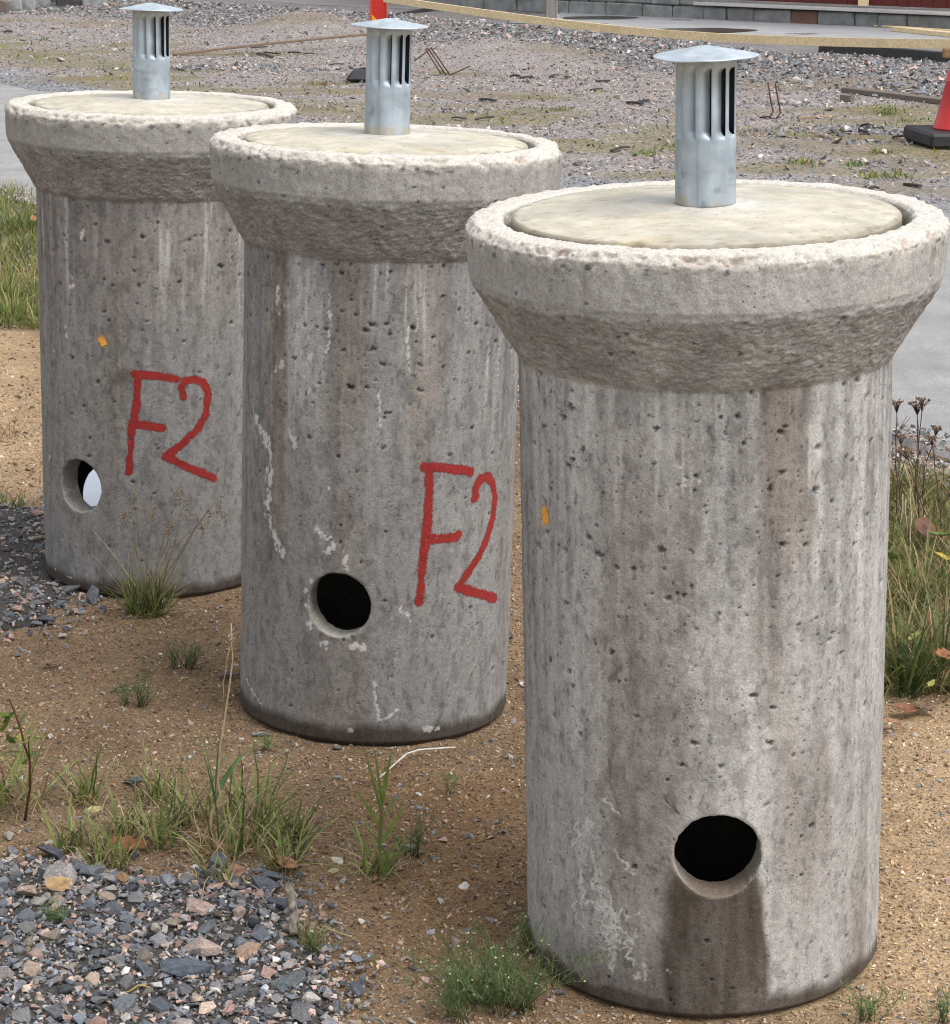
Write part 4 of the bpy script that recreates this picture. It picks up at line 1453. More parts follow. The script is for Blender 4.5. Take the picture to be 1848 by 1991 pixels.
s = np.clip(r.lognormal(math.log(.011), .4, len(x)), .006, .026)
cc = np.array([[.34, .25, .16], [.22, .15, .095], [.45, .38, .29], [.14, .10, .07]])[r.choice(4, len(x), p=[.4, .3, .15, .15])] * (1 + r.normal(0, .15, len(x)))[:, None]
scatter('soil_clods', np.stack([x, y, zz + s * .1], 1), s, cc, PMID, 47, MAT['grit'])

# shoulder of stones along the near edge of the road
r = np.random.default_rng(50)
n = 52000
t = r.uniform(-.15, 1.25, n)
L0, L1 = np.array(RN[0]), np.array(RN[1])
nrm = np.array([-(L1 - L0)[1], (L1 - L0)[0]]); nrm /= np.linalg.norm(nrm)
if nrm[1] > 0: nrm = -nrm
dist = np.abs(r.normal(0, .40, n)) - .12
q = L0 + (L1 - L0) * t[:, None] + nrm * dist[:, None]
x, y = q[:, 0], q[:, 1]
zz = np.where(dist < .02, .003, np.maximum(Zs(x, y), -.03))
ok = infrustum(x, y, zz, .05) & clear_of_wells(x, y, .05) & ((dist > .0) | (r.random(n) < .3))
x, y, zz = x[ok], y[ok], zz[ok]
s = np.clip(r.lognormal(math.log(.014), .4, len(x)), .006, .035)
scatter('shoulder_gravel', np.stack([x, y, zz + s * .2], 1), s, pick(len(x), PW_YARD, r, .25) * 1.05, PMID, 51, MAT['grit'])

# gravel of the yard behind the road
r = np.random.default_rng(60)
n = 190000
y = 12.2 + (33 - 12.2) * r.random(n) ** .9
x = (r.random(n) - .5) * .43 * y
dR = y - far_y(x)
ok = (dR > .02 + .1 * r.random(n))
x, y, dR = x[ok], y[ok], dR[ok]
zz = Zyard(x, y)
moss, dirt, edge, grey = yard_zone(x, y)
yf = np.interp(x, FX, FY)
keep = (1 - .75 * moss) * (1 - .75 * dirt) * lerp(.55, 1.0, np.maximum(grey, edge)) * sst(34, 28, y) * (y < yf + .15)
ok = (r.random(len(x)) < keep * .82) & infrustum(x, y, zz, .02)
x, y, zz, edge, grey = x[ok], y[ok], zz[ok], edge[ok], grey[ok]
s = np.clip(r.lognormal(math.log(.023), .42, len(x)) * lerp(1, .75, edge) * lerp(.9, 1.5, grey * (1 - edge)), .009, .10)
cy = pick(len(x), PW_YARD, r, .24); cg = pick(len(x), PW_GREY, r, .24)
cc = lerp(cy, cg, np.maximum(grey, edge)[:, None])
cc = lerp(cc, cc.mean(1, keepdims=True) * np.array([.95, 1.0, 1.1]), (edge * .7)[:, None])
scatter('yard_stones', np.stack([x, y, zz + s * .12], 1), s, cc * 1.05, PSMALL, 61, MAT['grit'])

# ------------------------------------------------------------------ plants
def blades(bag, roots, h, wid, lean, curve, col, seed, seg=5, azim=None, tipcol=None, crook=0.0):
    """ribbon leaves: roots (n,3), heights h, widths wid"""
    r = np.random.default_rng(seed)
    roots = np.asarray(roots, float)
    n = len(roots)
    h = np.broadcast_to(h, (n,)); wid = np.broadcast_to(wid, (n,)); lean = np.broadcast_to(lean, (n,)); curve = np.broadcast_to(curve, (n,))
    az_ = r.uniform(0, 2 * PI, n) if azim is None else azim
    dirv = np.stack([np.cos(az_), np.sin(az_)], 1)
    tw = az_ + PI / 2 + r.normal(0, .7, n)
    side = np.stack([np.cos(tw), np.sin(tw)], 1)
    t = np.linspace(0, 1, seg + 1)
    ang = lean[:, None] + curve[:, None] * t[None] ** 1.3
    stp = h[:, None] / seg
    hor = np.cumsum(np.sin(ang) * stp, 1) - np.sin(ang[:, :1]) * stp
    ver = np.cumsum(np.cos(ang) * stp, 1) - np.cos(ang[:, :1]) * stp
    wob = crook * h[:, None] * np.cumsum(r.normal(0, .3, (n, seg + 1)), 1)
    cen = np.zeros((n, seg + 1, 3))
    cen[:, :, :2] = roots[:, None, :2] + dirv[:, None, :] * hor[..., None] + side[:, None, :] * wob[..., None]
    cen[:, :, 2] = np.maximum(roots[:, None, 2] + ver, roots[:, None, 2] - .004)
    wt = wid[:, None] * (np.minimum(1, .55 + 1.6 * t) * (1 - t ** 2.2) + .03)[None]
    off = np.zeros((n, seg + 1, 3)); off[:, :, :2] = side[:, None, :] * wt[..., None] * .5
    V = np.stack([cen - off, cen + off], 2).reshape(-1, 3)
    k = np.arange(n)[:, None] * (seg + 1) * 2 + np.arange(seg)[None] * 2
    Q = np.stack([k, k + 1, k + 3, k + 2], -1).reshape(-1, 4)
    cc = np.asarray(col, float)
    if cc.ndim == 1: cc = np.tile(cc, (n, 1)) * (1 + r.normal(0, .18, n))[:, None]
    if tipcol is not None:
        tp = np.asarray(tipcol, float)
        cv = lerp(cc[:, None, :], tp[None, None, :], (t ** 2)[None, :, None] * r.uniform(0, 1, n)[:, None, None])
    else:
        cv = np.repeat(cc[:, None, :], seg + 1, 1)
    bag.add(V, Q, None, np.clip(np.repeat(cv, 2, 1).reshape(-1, 3), .01, .8))
    return cen

GREEN = np.array([.095, .150, .036]); LGREEN = np.array([.195, .265, .066]); DGREEN = np.array([.045, .085, .028])
STRAW = np.array([.40, .31, .16]); PALESTRAW = np.array([.52, .44, .28]); YEL = np.array([.48, .40, .06]); BRN = np.array([.16, .09, .05])
def mixcol(n, cols, wts, r, var=.15):
    cols = np.array(cols)
    w_ = np.array(wts) / np.sum(wts)
    return np.clip(cols[r.choice(len(cols), n, p=w_)] * (1 + r.normal(0, var, n))[:, None], .01, .8)

def disc_roots(c, rad, n, r, z=None, ell=1.0):
    a = r.uniform(0, 2 * PI, n); d = rad * np.sqrt(r.random(n))
    x = c[0] + np.cos(a) * d; y = c[1] + np.sin(a) * d * ell
    return np.stack([x, y, Zs(x, y) if z is None else np.full(n, z)], 1)

def plant(name, bag, loc, label, cat, group=None, mat='blade', kind=None):
    o = link(name, bag.mesh(name, smooth=True, origin=loc), MAT[mat])
    o.location = loc
    return tag(o, label, cat, group, kind)

def stalk_pts(p0, p1, bow, n=9, seed=0, wob=.004):
    rr = np.random.default_rng(seed)
    p0, p1 = np.array(p0, float), np.array(p1, float)
    t = np.linspace(0, 1, n)[:, None]
    return p0 + (p1 - p0) * t + np.array(bow) * np.sin(PI * t) + rr.normal(0, wob, (n, 3)) * np.sin(PI * t)

def panicle(bag, tip, h, w_, n, col, seed, droop=.3):
    """a loose seed head: fine branches with small husks"""
    rr = np.random.default_rng(seed)
    tip = np.array(tip, float)
    for i in range(n):
        t = rr.random()
        base = tip - np.array([0, 0, h * (1 - t * .9)])
        a = rr.uniform(0, 2 * PI)
        L = w_ * (1.1 - t) * rr.uniform(.4, 1)
        d = np.array([math.cos(a) * L, math.sin(a) * L, L * .6])
        e = base + d
        bag.tube([base, base + d * .6 + np.array([0, 0, .002]), e], [.0005, .0004, .0003], 3, col)
        for q in range(3):
            c = e - d * rr.uniform(0, .6) + rr.normal(0, .003, 3)
            s = rr.uniform(.0018, .0032)
            V = np.array([[0, 0, 1.6], [.5, 0, 0], [-.25, .43, 0], [-.25, -.43, 0], [0, 0, -1.2]]) * s + c
            bag.add(V, None, [[0, 1, 2], [0, 2, 3], [0, 3, 1], [4, 2, 1], [4, 3, 2], [4, 1, 3]], np.array(col) * rr.uniform(.8, 1.25))

rg = np.random.default_rng(90)
# tussock at the foot of the farthest well
p = onS(288, 1196)
tus = Bag()
n = 190
blades(tus, disc_roots(p, .045, n, rg), rg.uniform(.06, .16, n), rg.uniform(.002, .0038, n), rg.uniform(.05, .8, n), rg.uniform(.1, .8, n), mixcol(n, [GREEN, LGREEN, DGREEN, STRAW], [4, 3, 3, 1.5], rg), 91, 5, tipcol=STRAW)
n = 60
blades(tus, disc_roots(p, .05, n, rg), rg.uniform(.06, .13, n), .003, rg.uniform(.9, 1.4, n), rg.uniform(.2, .8, n), mixcol(n, [PALESTRAW, STRAW, BRN], [3, 3, 1], rg), 92, 5)
n = 16
blades(tus, disc_roots(p, .03, n, rg), rg.uniform(.2, .27, n), .0026, rg.uniform(.25, .7, n), rg.uniform(.1, .5, n), mixcol(n, [LGREEN, STRAW], [1, 2], rg), 93, 6)
for i, (px, py) in enumerate([(243, 985), (262, 955), (298, 975), (350, 940), (362, 968), (408, 985), (430, 960), (392, 1010), (330, 1010)]):
    tip = at_depth(px, py, p[1] - .03 + .02 * (i % 3))
    tus.tube(stalk_pts((p[0] + rg.normal(0, .012), p[1] + rg.normal(0, .012), p[2]), tip, (0, 0, .02), 8, 94 + i, .003), np.linspace(.0013, .0006, 8), 4, STRAW * .9)
    panicle(tus, tip, .055, .022, 15, np.array([.42, .33, .22]), 120 + i)
plant('grass_tussock', tus, p, 'green grass tussock with fluffy straw seed heads at the foot of the farthest well', 'grass tussock')

# the strip of thin weeds above the front gravel
CL = [(205, 1690, 44, 150, .55), (140, 1650, 36, 120, .5), (320, 1640, 40, 150, .6), (370, 1600, 46, 190, .45), (440, 1660, 58, 180, .30), (480, 1600, 50, 170, .5), (545, 1690, 30, 170, .5), (420, 1720, 40, 100, .25), (250, 1620, 40, 110, .35), (520, 1640, 36, 150, .65), (165, 1560, 24, 150, .5), (300, 1560, 30, 120, .6), (570, 1640, 20, 130, .6)]
wl = ['short green weeds rooted beside the brown oak leaf', 'thin weeds by the dark stone at the left of the weed strip', 'green grass tuft left of the tall dry stalk', 'tall mixed tuft at the foot of the tall dry stalk',
      'dry straw coloured tuft in the middle of the weed strip', 'green tuft behind the straw coloured one', 'green tuft beside the orange brown leaf', 'flattened pale straw lying over the upper gravel row',
      'sparse pale weeds above the brown oak leaf', 'bright green tuft at the right of the weed strip', 'thin upright weed at the far left of the strip', 'small green tuft behind the left weeds', 'slender weed standing alone right of the strip']
for i, ((px, py, rpx, hpx, gfrac), lab) in enumerate(zip(CL, wl)):
    p = onS(px, py)
    sc_ = (Vector(p) - Vector(EYE)).length / F
    b = Bag()
    n = int(30 + rpx * .9)
    hh = 1.12 * hpx * sc_ * rg.uniform(.3, 1.0, n)
    ng = int(n * gfrac)
    blades(b, disc_roots(p, rpx * sc_, ng, rg), hh[:ng], rg.uniform(.0025, .0060, ng), rg.uniform(.02, .7, ng), rg.uniform(.05, 1.3, ng), mixcol(ng, [GREEN, LGREEN, LGREEN * 1.15, DGREEN], [3, 4, 2, 1], rg), 130 + i, 5, tipcol=STRAW, crook=.08)
    nd_ = n - ng + 26
    blades(b, disc_roots(p, rpx * sc_ * 1.1, nd_, rg), hpx * sc_ * rg.uniform(.25, .8, nd_), rg.uniform(.0014, .0034, nd_), rg.uniform(.2, 1.2, nd_), rg.uniform(.2, 1.5, nd_), mixcol(nd_, [STRAW, PALESTRAW, BRN * 1.5], [4, 3, 1], rg), 150 + i, 6, crook=.09)
    plant('weed_tuft', b, p, lab, 'weeds', 'thin weeds along the edge of the gravel')

# slender seed stalks rising out of the weed strip
for i, (x0, y0, x1, y1, hd) in enumerate([(190, 1680, 225, 1470, 1), (150, 1640, 135, 1500, 1), (470, 1640, 540, 1520, 1), (350, 1620, 335, 1480, 1), (500, 1660, 560, 1580, 0), (430, 1700, 520, 1790, 0), (290, 1660, 255, 1560, 1), (400, 1690, 470, 1560, 0), (455, 1690, 395, 1800, 0)]):
    p = onS(x0, y0)
    b = Bag()
    q_ = np.array(at_depth(x1, y1, p[1])) if y1 < y0 else np.array(onS(x1, y1)) + np.array([0, 0, .03])
    b.tube(stalk_pts(p, q_, (rg.normal(0, .012), 0, .012), 9, 800 + i, .003), np.linspace(.0013, .0006, 9), 4, PALESTRAW * rg.uniform(.75, 1.0))
    if hd: panicle(b, q_, .035, .010, 9, np.array([.42, .34, .2]), 820 + i)
    plant('seed_stalk', b, p, ['thin seed stalk over the brown oak leaf', 'thin seed stalk at the far left of the weed strip', 'straw stalk leaning right from the middle of the weeds', 'upright seed stalk left of the tall dry stalk', 'short straw leaning right beside the orange leaf', 'broken straw fallen over the upper gravel row to the right', 'seed stalk leaning left in the weed strip', 'straw leaning right across the tall dry stalk', 'broken straw fallen over the gravel to the left'][i], 'stalk', 'thin stalks in the weed strip', mat='dry')

# the tall dry stalk
p = onS(404, 1640)
b = Bag()
tip = at_depth(450, 1212, p[1] + .02)
mid = at_depth(428, 1450, p[1])
pts = np.concatenate([stalk_pts(p, mid, (.004, 0, 0), 7, 3, .002), stalk_pts(mid, tip, (.006, 0, 0), 8, 4, .002)[1:]])
b.tube(pts, np.linspace(.0028, .0011, len(pts)), 5, np.array([.50, .38, .22]))
b.tube(stalk_pts(at_depth(436, 1372, p[1]), at_depth(447, 1262, p[1]), (-.005, 0, 0), 6, 5, .001), .0009, 4, STRAW)
panicle(b, tip, .05, .008, 9, np.array([.45, .34, .2]), 7)
c0 = at_depth(446, 1248, p[1])
V, Q = None, None
b.tube([c0, c0 + np.array([.006, 0, .006]), c0 + np.array([.002, 0, .012]), c0 + np.array([-.004, 0, .008])], [.002, .004, .004, .001], 5, np.array([.40, .30, .2]))
blades(b, np.tile(np.array(at_depth(418, 1560, p[1])), (5, 1)), np.array([.16, .13, .10, .14, .12]), .009, np.array([.05, .15, .25, .1, .35]), np.array([.1, .2, .5, .3, .6]), np.array([[.16, .24, .10]] * 5) * rg.uniform(.8, 1.2, (5, 1)), 9, 6, azim=np.array([.3, 2.9, .1, 2.5, .4]))
plant('dry_stalk', b, p, 'tall dry straw stalk standing out of the weeds, left of the middle well', 'stalk', mat='dry')

# reed-like plant in front of the middle well
p = onS(738, 1700)
b = Bag()
top = at_depth(742, 1560, p[1])
b.tube(stalk_pts(p, top, (0, 0, 0), 6, 2, .002), np.linspace(.0035, .002, 6), 5, np.array([.20, .22, .08]))
top = np.array(top)
bl_az = np.array([PI, 0.0, 2.8, .3, PI, .1])
blades(b, np.stack([top + np.array([0, 0, -.01 * i]) for i in range(4)]), np.array([.10, .105, .12, .05]), np.array([.0085, .0095, .008, .008]), np.array([.10, .12, .25, .5]), np.array([.05, .1, .05, .3]), np.array([[.20, .27, .06], [.21, .29, .06], [.15, .22, .05], [.17, .25, .06]]), 5, 6, azim=bl_az[:4])
low = disc_roots(p, .03, 26, rg)
blades(b, low, rg.uniform(.05, .13, 26), rg.uniform(.004, .008, 26), rg.uniform(.3, 1.1, 26), rg.uniform(.1, .7, 26), mixcol(26, [LGREEN, GREEN, STRAW, LGREEN * 1.3], [4, 2, 2, 2], rg), 6, 5)
blades(b, disc_roots(p, .035, 24, rg), rg.uniform(.05, .12, 24), .002, rg.uniform(.4, 1.2, 24), rg.uniform(.2, 1.2, 24), mixcol(24, [STRAW, PALESTRAW], [1, 1], rg), 8, 5, crook=.06)
for (px, py, px2, py2) in [(742, 1640, 785, 1560), (740, 1610, 712, 1520)]:
    a0 = np.array(at_depth(px, py, p[1]))
    blades(b, a0[None], np.array([.085]), np.array([.008]), np.array([.45]), np.array([.2]), np.array([[.18, .26, .06]]), 3, 5, azim=np.array([0.0 if px2 > px else PI]))
plant('reed_grass', b, p, 'bright green reed grass with tall forked blades in front of the middle well', 'reed')

# small tussock by the driftwood
p = onS(606, 1852)
b = Bag()
n = 70
blades(b, disc_roots(p, .018, n, rg), rg.uniform(.03, .075, n), rg.uniform(.0018, .003, n), rg.uniform(.1, 1.1, n), rg.uniform(.1, .6, n), mixcol(n, [GREEN, LGREEN, DGREEN, STRAW], [4, 3, 2, 2], rg), 10, 4, tipcol=STRAW)
plant('grass_tussock', b, p, 'small spiky grass tuft beside the driftwood stick', 'grass tussock')

# feathery weeds
def feathery(px, py, rpx, hpx, n, lab, seed, col, buds=12, cat='weeds', dens=1.0):
    p = onS(px, py)
    sc_ = (Vector(p) - Vector(EYE)).length / F
    r = np.random.default_rng(seed)
    b = Bag()
    roots = disc_roots(p, rpx * sc_ * .75, n, r, ell=.6)
    for i in range(n):
        h = hpx * sc_ * r.uniform(.35, 1.0)
        out = (roots[i, :2] - np.array(p[:2])) * .5 + r.normal(0, .50 * h, 2)
        pts = stalk_pts(roots[i], roots[i] + np.array([out[0], out[1], h]), (r.normal(0, .006), r.normal(0, .006), .012), 6, seed + i, .003)
        cs = np.array(col) * r.uniform(.75, 1.25)
        b.tube(pts, np.linspace(.0008, .0004, 6), 3, cs * .9)
        m_ = int(26 * dens)
        idx = r.uniform(.12, 1, m_)
        base = np.stack([np.interp(idx, np.linspace(0, 1, 6), pts[:, q]) for q in range(3)], 1)
        blades(b, base, r.uniform(.008, .024, m_), .0009, r.uniform(.5, 1.9, m_), r.uniform(-.9, .5, m_), np.tile(cs, (m_, 1)) * r.uniform(.8, 1.3, (m_, 1)), seed * 7 + i, 3)
        if i < buds:
            c = pts[-1]; s = r.uniform(.0016, .0026)
            V = np.array([[0, 0, 1], [1, 0, 0], [0, 1, 0], [-1, 0, 0], [0, -1, 0], [0, 0, -1.]]) * s + c
            b.add(V, None, [[0, 1, 2], [0, 2, 3], [0, 3, 4], [0, 4, 1], [5, 2, 1], [5, 3, 2], [5, 4, 3], [5, 1, 4]], (.62, .60, .42))
    return plant('feathery_weed', b, p, lab, cat, 'feathery weeds on the sandy ground')
FW = np.array([.135, .195, .075])
feathery(960, 1960, 105, 150, 120, 'large feathery green weed with tiny pale buds at the foot of the nearest well', 201, FW, 40)
feathery(1045, 1850, 40, 90, 18, 'feathery sprig leaning on the left foot of the nearest well', 202, FW * 1.1, 6)
feathery(885, 1985, 40, 110, 22, 'feathery weed at the bottom picture edge left of the large one', 203, FW * .95, 10)
feathery(800, 1668, 24, 70, 14, 'faint feathery weed round the greenish pebble', 204, FW * .9, 0)
feathery(357, 1300, 36, 60, 22, 'low feathery weed on the sand below the grass tussock', 205, FW * .8, 0)
feathery(262, 1372, 42, 60, 22, 'low feathery weed on the sand left of the dry stalk', 206, FW * .8, 0)
feathery(1692, 1985, 34, 70, 14, 'small feathery weed at the bottom right foot of the nearest well', 207, FW, 0)
feathery(100, 1800, 24, 40, 8, 'small green seedling in the left of the gravel patch', 208, FW * 1.25, 0)
feathery(1835, 1990, 20, 60, 10, 'feathery weed in the bottom right corner', 209, FW, 2)
feathery(520, 1460, 14, 26, 6, 'tiny green sprout beside the foot of the middle well', 210, FW * 1.3, 0)
feathery(878, 1545, 12, 40, 5, 'tiny green sprout on the sand between the two nearer wells', 211, FW * 1.3, 0)

# left margin plants
p = onS(12, 1560)
b = Bag()
n = 120
blades(b, disc_roots(p, .07, n, rg), rg.uniform(.05, .13, n), rg.uniform(.002, .004, n), rg.uniform(.3, 1.4, n), rg.uniform(.2, 1.2, n), mixcol(n, [STRAW * .8, BRN * 1.6, PALESTRAW * .8, GREEN], [4, 3, 2, 2], rg), 20, 5, crook=.05)
n = 26
blades(b, disc_roots(p, .07, n, rg), rg.uniform(.10, .2, n), rg.uniform(.003, .005, n), rg.uniform(.2, .8, n), rg.uniform(.1, .6, n), mixcol(n, [LGREEN, LGREEN * 1.2, STRAW], [3, 2, 1], rg), 21, 5)
plant('dry_grass', b, p, 'brown dry grass clump at the left picture edge', 'grass')
p = onS(52, 1625)
p = onS(48, 1600)
b = Bag()
stem = np.array([.10, .03, .025])
m0 = np.array(at_depth(58, 1480, p[1])); m1 = np.array(at_depth(18, 1360, p[1] + .02)); m2 = np.array(at_depth(55, 1420, p[1]))
b.tube(np.concatenate([stalk_pts(p, m0, (.004, 0, 0), 6, 1, .002), stalk_pts(m0, m1, (0, 0, .01), 6, 2, .002)[1:]]), np.linspace(.0026, .0013, 11), 5, stem)
b.tube(stalk_pts(m0, np.array(at_depth(57, 1432, p[1])), (0, 0, 0), 4, 3, .001), .0011, 4, stem)
for i in range(22):
    t = rg.random()
    c = m0 + (m1 - m0) * t + rg.normal(0, .012, 3) + np.array([-.01, 0, 0])
    blades(b, c[None], np.array([rg.uniform(.03, .055)]), np.array([rg.uniform(.010, .017)]), np.array([rg.uniform(.4, 1.3)]), np.array([rg.uniform(.2, .8)]), np.array([[.17, .22, .05], [.34, .33, .07], [.12, .18, .04]])[rg.integers(0, 3)][None], 300 + i, 5)
plant('sapling', b, p, 'young sapling with a dark red stem and yellow green leaves at the left edge', 'sapling')
p = onS(22, 990)
b = Bag(); n = 45
blades(b, disc_roots(p, .04, n, rg), rg.uniform(.03, .075, n), .003, rg.uniform(.05, .6, n), rg.uniform(.1, .6, n), mixcol(n, [LGREEN, GREEN, STRAW], [3, 3, 1], rg), 22, 4)
plant('grass_tussock', b, p, 'small fresh green grass tuft left of the farthest well', 'grass tussock')
p = onS(8, 850)
b = Bag(); n = 40
blades(b, disc_roots(p, .05, n, rg), rg.uniform(.04, .12, n), .0022, rg.uniform(.2, 1.3, n), rg.uniform(.2, 1.2, n), mixcol(n, [BRN * 1.3, STRAW * .7], [3, 1], rg), 23, 5, crook=.06)
plant('dry_grass', b, p, 'dead brown grass tuft on the sand left of the farthest well', 'grass')

# verge grass: countless, one mass on each side
def verge(poly, n, seed, hmin, hmax, cols, wts, name, density_noise=3.0, rows=()):
    r = np.random.default_rng(seed)
    lo, hi = poly.min(0), poly.max(0)
    a, b_ = r.uniform(lo[0] - .2, hi[0] + .2, n), r.uniform(lo[1] - .2, hi[1] + .2, n)
    d = polydist(poly, a, b_) + .1 * noise(np.stack([a * 5, b_ * 5, 0 * a], 1), 2)
    ok = (d < .03) & clear_of_wells(a, b_, .02)
    a, b_ = a[ok], b_[ok]
    zz = Zs(a, b_)
    ok = infrustum(a, b_, zz, .08)
    a, b_, zz = a[ok], b_[ok], zz[ok]
    m = len(a)
    cl = fbm(np.stack([a * density_noise, b_ * density_noise, 0 * a], 1), 3, seed)
    h = lerp(hmin, hmax, np.clip(.5 + cl * .8 + r.normal(0, .2, m), 0, 1))
    bag = Bag()
    blades(bag, np.stack([a, b_, zz - .003], 1), h, r.uniform(.003, .006, m), r.uniform(.05, .8, m), r.uniform(.2, 1.4, m), mixcol(m, cols, wts, r, .22), seed, 5, tipcol=STRAW, crook=.03)
    o = link(name, bag.mesh(name, smooth=True), MAT['blade'])
    return tag(o, kind='stuff')
verge(P_VR, 34000, 401, .04, .16, [GREEN, DGREEN, LGREEN, STRAW, YEL * .7, BRN], [4, 3, 2, 4, .8, 1], 'verge_grass')
verge(P_VL, 34000, 402, .02, .13, [LGREEN, GREEN, DGREEN, STRAW, YEL * .7], [5, 3, 2, 2, 1], 'verge_grass')
def tussock(px, py, rad, hmin, hmax, n, cols, wts, seed, lab, lean=.6, group='grass tussocks on the verges', wid=.005):
    p = onS(px, py)
    r = np.random.default_rng(seed)
    b = Bag()
    blades(b, disc_roots(p, rad, n, r), r.uniform(hmin, hmax, n), r.uniform(wid * .6, wid, n), r.uniform(.05, lean, n), r.uniform(.3, 1.3, n), mixcol(n, cols, wts, r, .2), seed, 6, tipcol=STRAW)
    plant('grass_tussock', b, p, lab, 'grass tussock', group)
BG = [LGREEN, LGREEN * 1.15, GREEN, STRAW]
tussock(24, 620, .06, .10, .20, 110, BG, [4, 3, 2, 1], 411, 'bright arching grass tussock nearest the sand left of the farthest well', 1.0)
tussock(5, 580, .07, .10, .22, 90, BG, [3, 3, 2, 1], 412, 'bright grass tussock at the picture edge behind the nearest left one', 1.0)
tussock(20, 450, .10, .12, .26, 170, [GREEN, LGREEN, DGREEN], [3, 4, 2], 413, 'tall deep green grass clump on the left verge by the road', .9)
tussock(64, 455, .08, .10, .22, 110, [GREEN, LGREEN, DGREEN], [3, 3, 3], 414, 'deep green grass clump touching the side of the farthest well', .9)
tussock(1760, 1345, .05, .14, .30, 150, [DGREEN, GREEN, DGREEN * 1.2, STRAW], [4, 3, 3, 1], 415, 'long bluish green grass tussock at the right foot of the nearest well', .9, wid=.0042)
tussock(1830, 1330, .05, .12, .28, 130, [DGREEN, GREEN, STRAW], [3, 3, 1.4], 416, 'long grass tussock at the right picture edge', .9, wid=.0042)
tussock(1795, 1180, .07, .12, .26, 120, [LGREEN * .9, STRAW, GREEN, YEL * .6], [2, 3, 2, 1], 417, 'mixed straw and green grass tussock on the right verge', 1.1)
# long straws crossing the right verge
b = Bag()
for i, (x0, y0, x1, y1) in enumerate([(1758, 900, 1848, 1260), (1735, 1262, 1850, 1252), (1770, 1180, 1770, 950), (1752, 1180, 1756, 960), (1764, 1180, 1762, 970), (1740, 1190, 1848, 1215), (1755, 1120, 1800, 1000), (1780, 890, 1850, 960), (1800, 1320, 1840, 1120)]):
    Yd = 5.6 - (i % 3) * .1
    b.tube(stalk_pts(at_depth(x0, y0, Yd), at_depth(x1, y1, Yd + .1), (0, 0, .015), 8, 500 + i, .003), .0014, 4, PALESTRAW * rg.uniform(.7, 1.05))
plant('straw_stalks', b, onS(1780, 1200), 'long pale straws crossing each other over the right verge grass', 'straws', mat='dry')

# broad dock leaves and dead ones low in the verge
for i, (px, py, nl, cols, lab) in enumerate([(1742, 1120, 7, [(.10, .18, .045), (.13, .21, .05), (.17, .09, .06)], 'dock plant with broad green leaves against the right side of the nearest well'),
                                             (1830, 1110, 7, [(.11, .17, .045), (.20, .10, .055), (.30, .26, .07)], 'dock plant with green and brown leaves at the right picture edge'),
                                             (1800, 1270, 6, [(.12, .19, .05), (.26, .14, .07), (.33, .30, .09)], 'low broad leaved weed among the right verge tussocks')]):
    p = onS(px, py)
    b = Bag()
    for q_ in range(nl):
        L = rg.uniform(.07, .12)
        blades(b, np.array([[p[0] + rg.normal(0, .02), p[1] + rg.normal(0, .02), p[2]]]), np.array([L]), np.array([L * rg.uniform(.3, .45)]), np.array([rg.uniform(.2, 1.0)]), np.array([rg.uniform(.4, 1.3)]), np.array([cols[rg.integers(0, 3)]]), 560 + i * 20 + q_, 7)
    plant('dock_plant', b, p, lab, 'dock plant', 'broad leaved weeds on the right verge', mat='leaf')

# dried yarrow with flat brown umbels
def yarrow(px, py, heads, seed, lab):
    p = onS(px, py)
    r = np.random.default_rng(seed)
    b = Bag()
    dk = np.array([.12, .08, .06])
    for i, (hx, hy, wpx) in enumerate(heads):
        tip = np.array(at_depth(hx, hy, p[1] + r.uniform(-.06, .06)))
        st = stalk_pts(p, tip, (r.normal(0, .01), 0, 0), 10, seed + i, .004)
        b.tube(st, np.linspace(.0021, .0011, 10), 4, dk)
        wd = wpx / F * p[1]
        for q in range(int(10 + wpx * .5)):
            e = tip + np.array([r.uniform(-1, 1) * wd * .5, r.uniform(-1, 1) * wd * .5, r.uniform(-.002, .006)])
            b.tube([lerp(st[-2], st[-1], .35), (st[-1] + e) / 2 + np.array([0, 0, -.006]), e], .0006, 3, dk)
            s = r.uniform(.0018, .0034)
            V = np.array([[0, 0, 1], [1, 0, 0], [0, 1, 0], [-1, 0, 0], [0, -1, 0], [0, 0, -1.]]) * s + e
            b.add(V, None, [[0, 1, 2], [0, 2, 3], [0, 3, 4], [0, 4, 1], [5, 2, 1], [5, 3, 2], [5, 4, 3], [5, 1, 4]], np.array([.20, .125, .08]) * r.uniform(.7, 1.3))
        for q in range(5):
            k_ = r.integers(4, 8)
            e = st[k_] + np.array([r.normal(0, .03), r.normal(0, .02), r.uniform(.02, .06)])
            b.tube([st[k_], (st[k_] + e) / 2, e], .0008, 3, dk)
    plant('dried_yarrow', b, p, lab, 'dried yarrow', 'dried yarrow stalks on the right verge', mat='dry')
yarrow(1792, 1085, [(1783, 785, 42), (1795, 778, 26)], 520, 'tallest dried yarrow with flat brown heads behind the nearest well')
yarrow(1835, 1090, [(1762, 880, 30), (1810, 850, 24)], 521, 'dried yarrow leaning left at the right picture edge')
yarrow(1750, 1060, [(1744, 783, 24), (1752, 850, 20)], 522, 'dried yarrow half hidden by the side of the nearest well')
yarrow(1800, 1060, [(1822, 832, 22), (1848, 960, 20)], 523, 'dried yarrow leaning right with a small brown head')

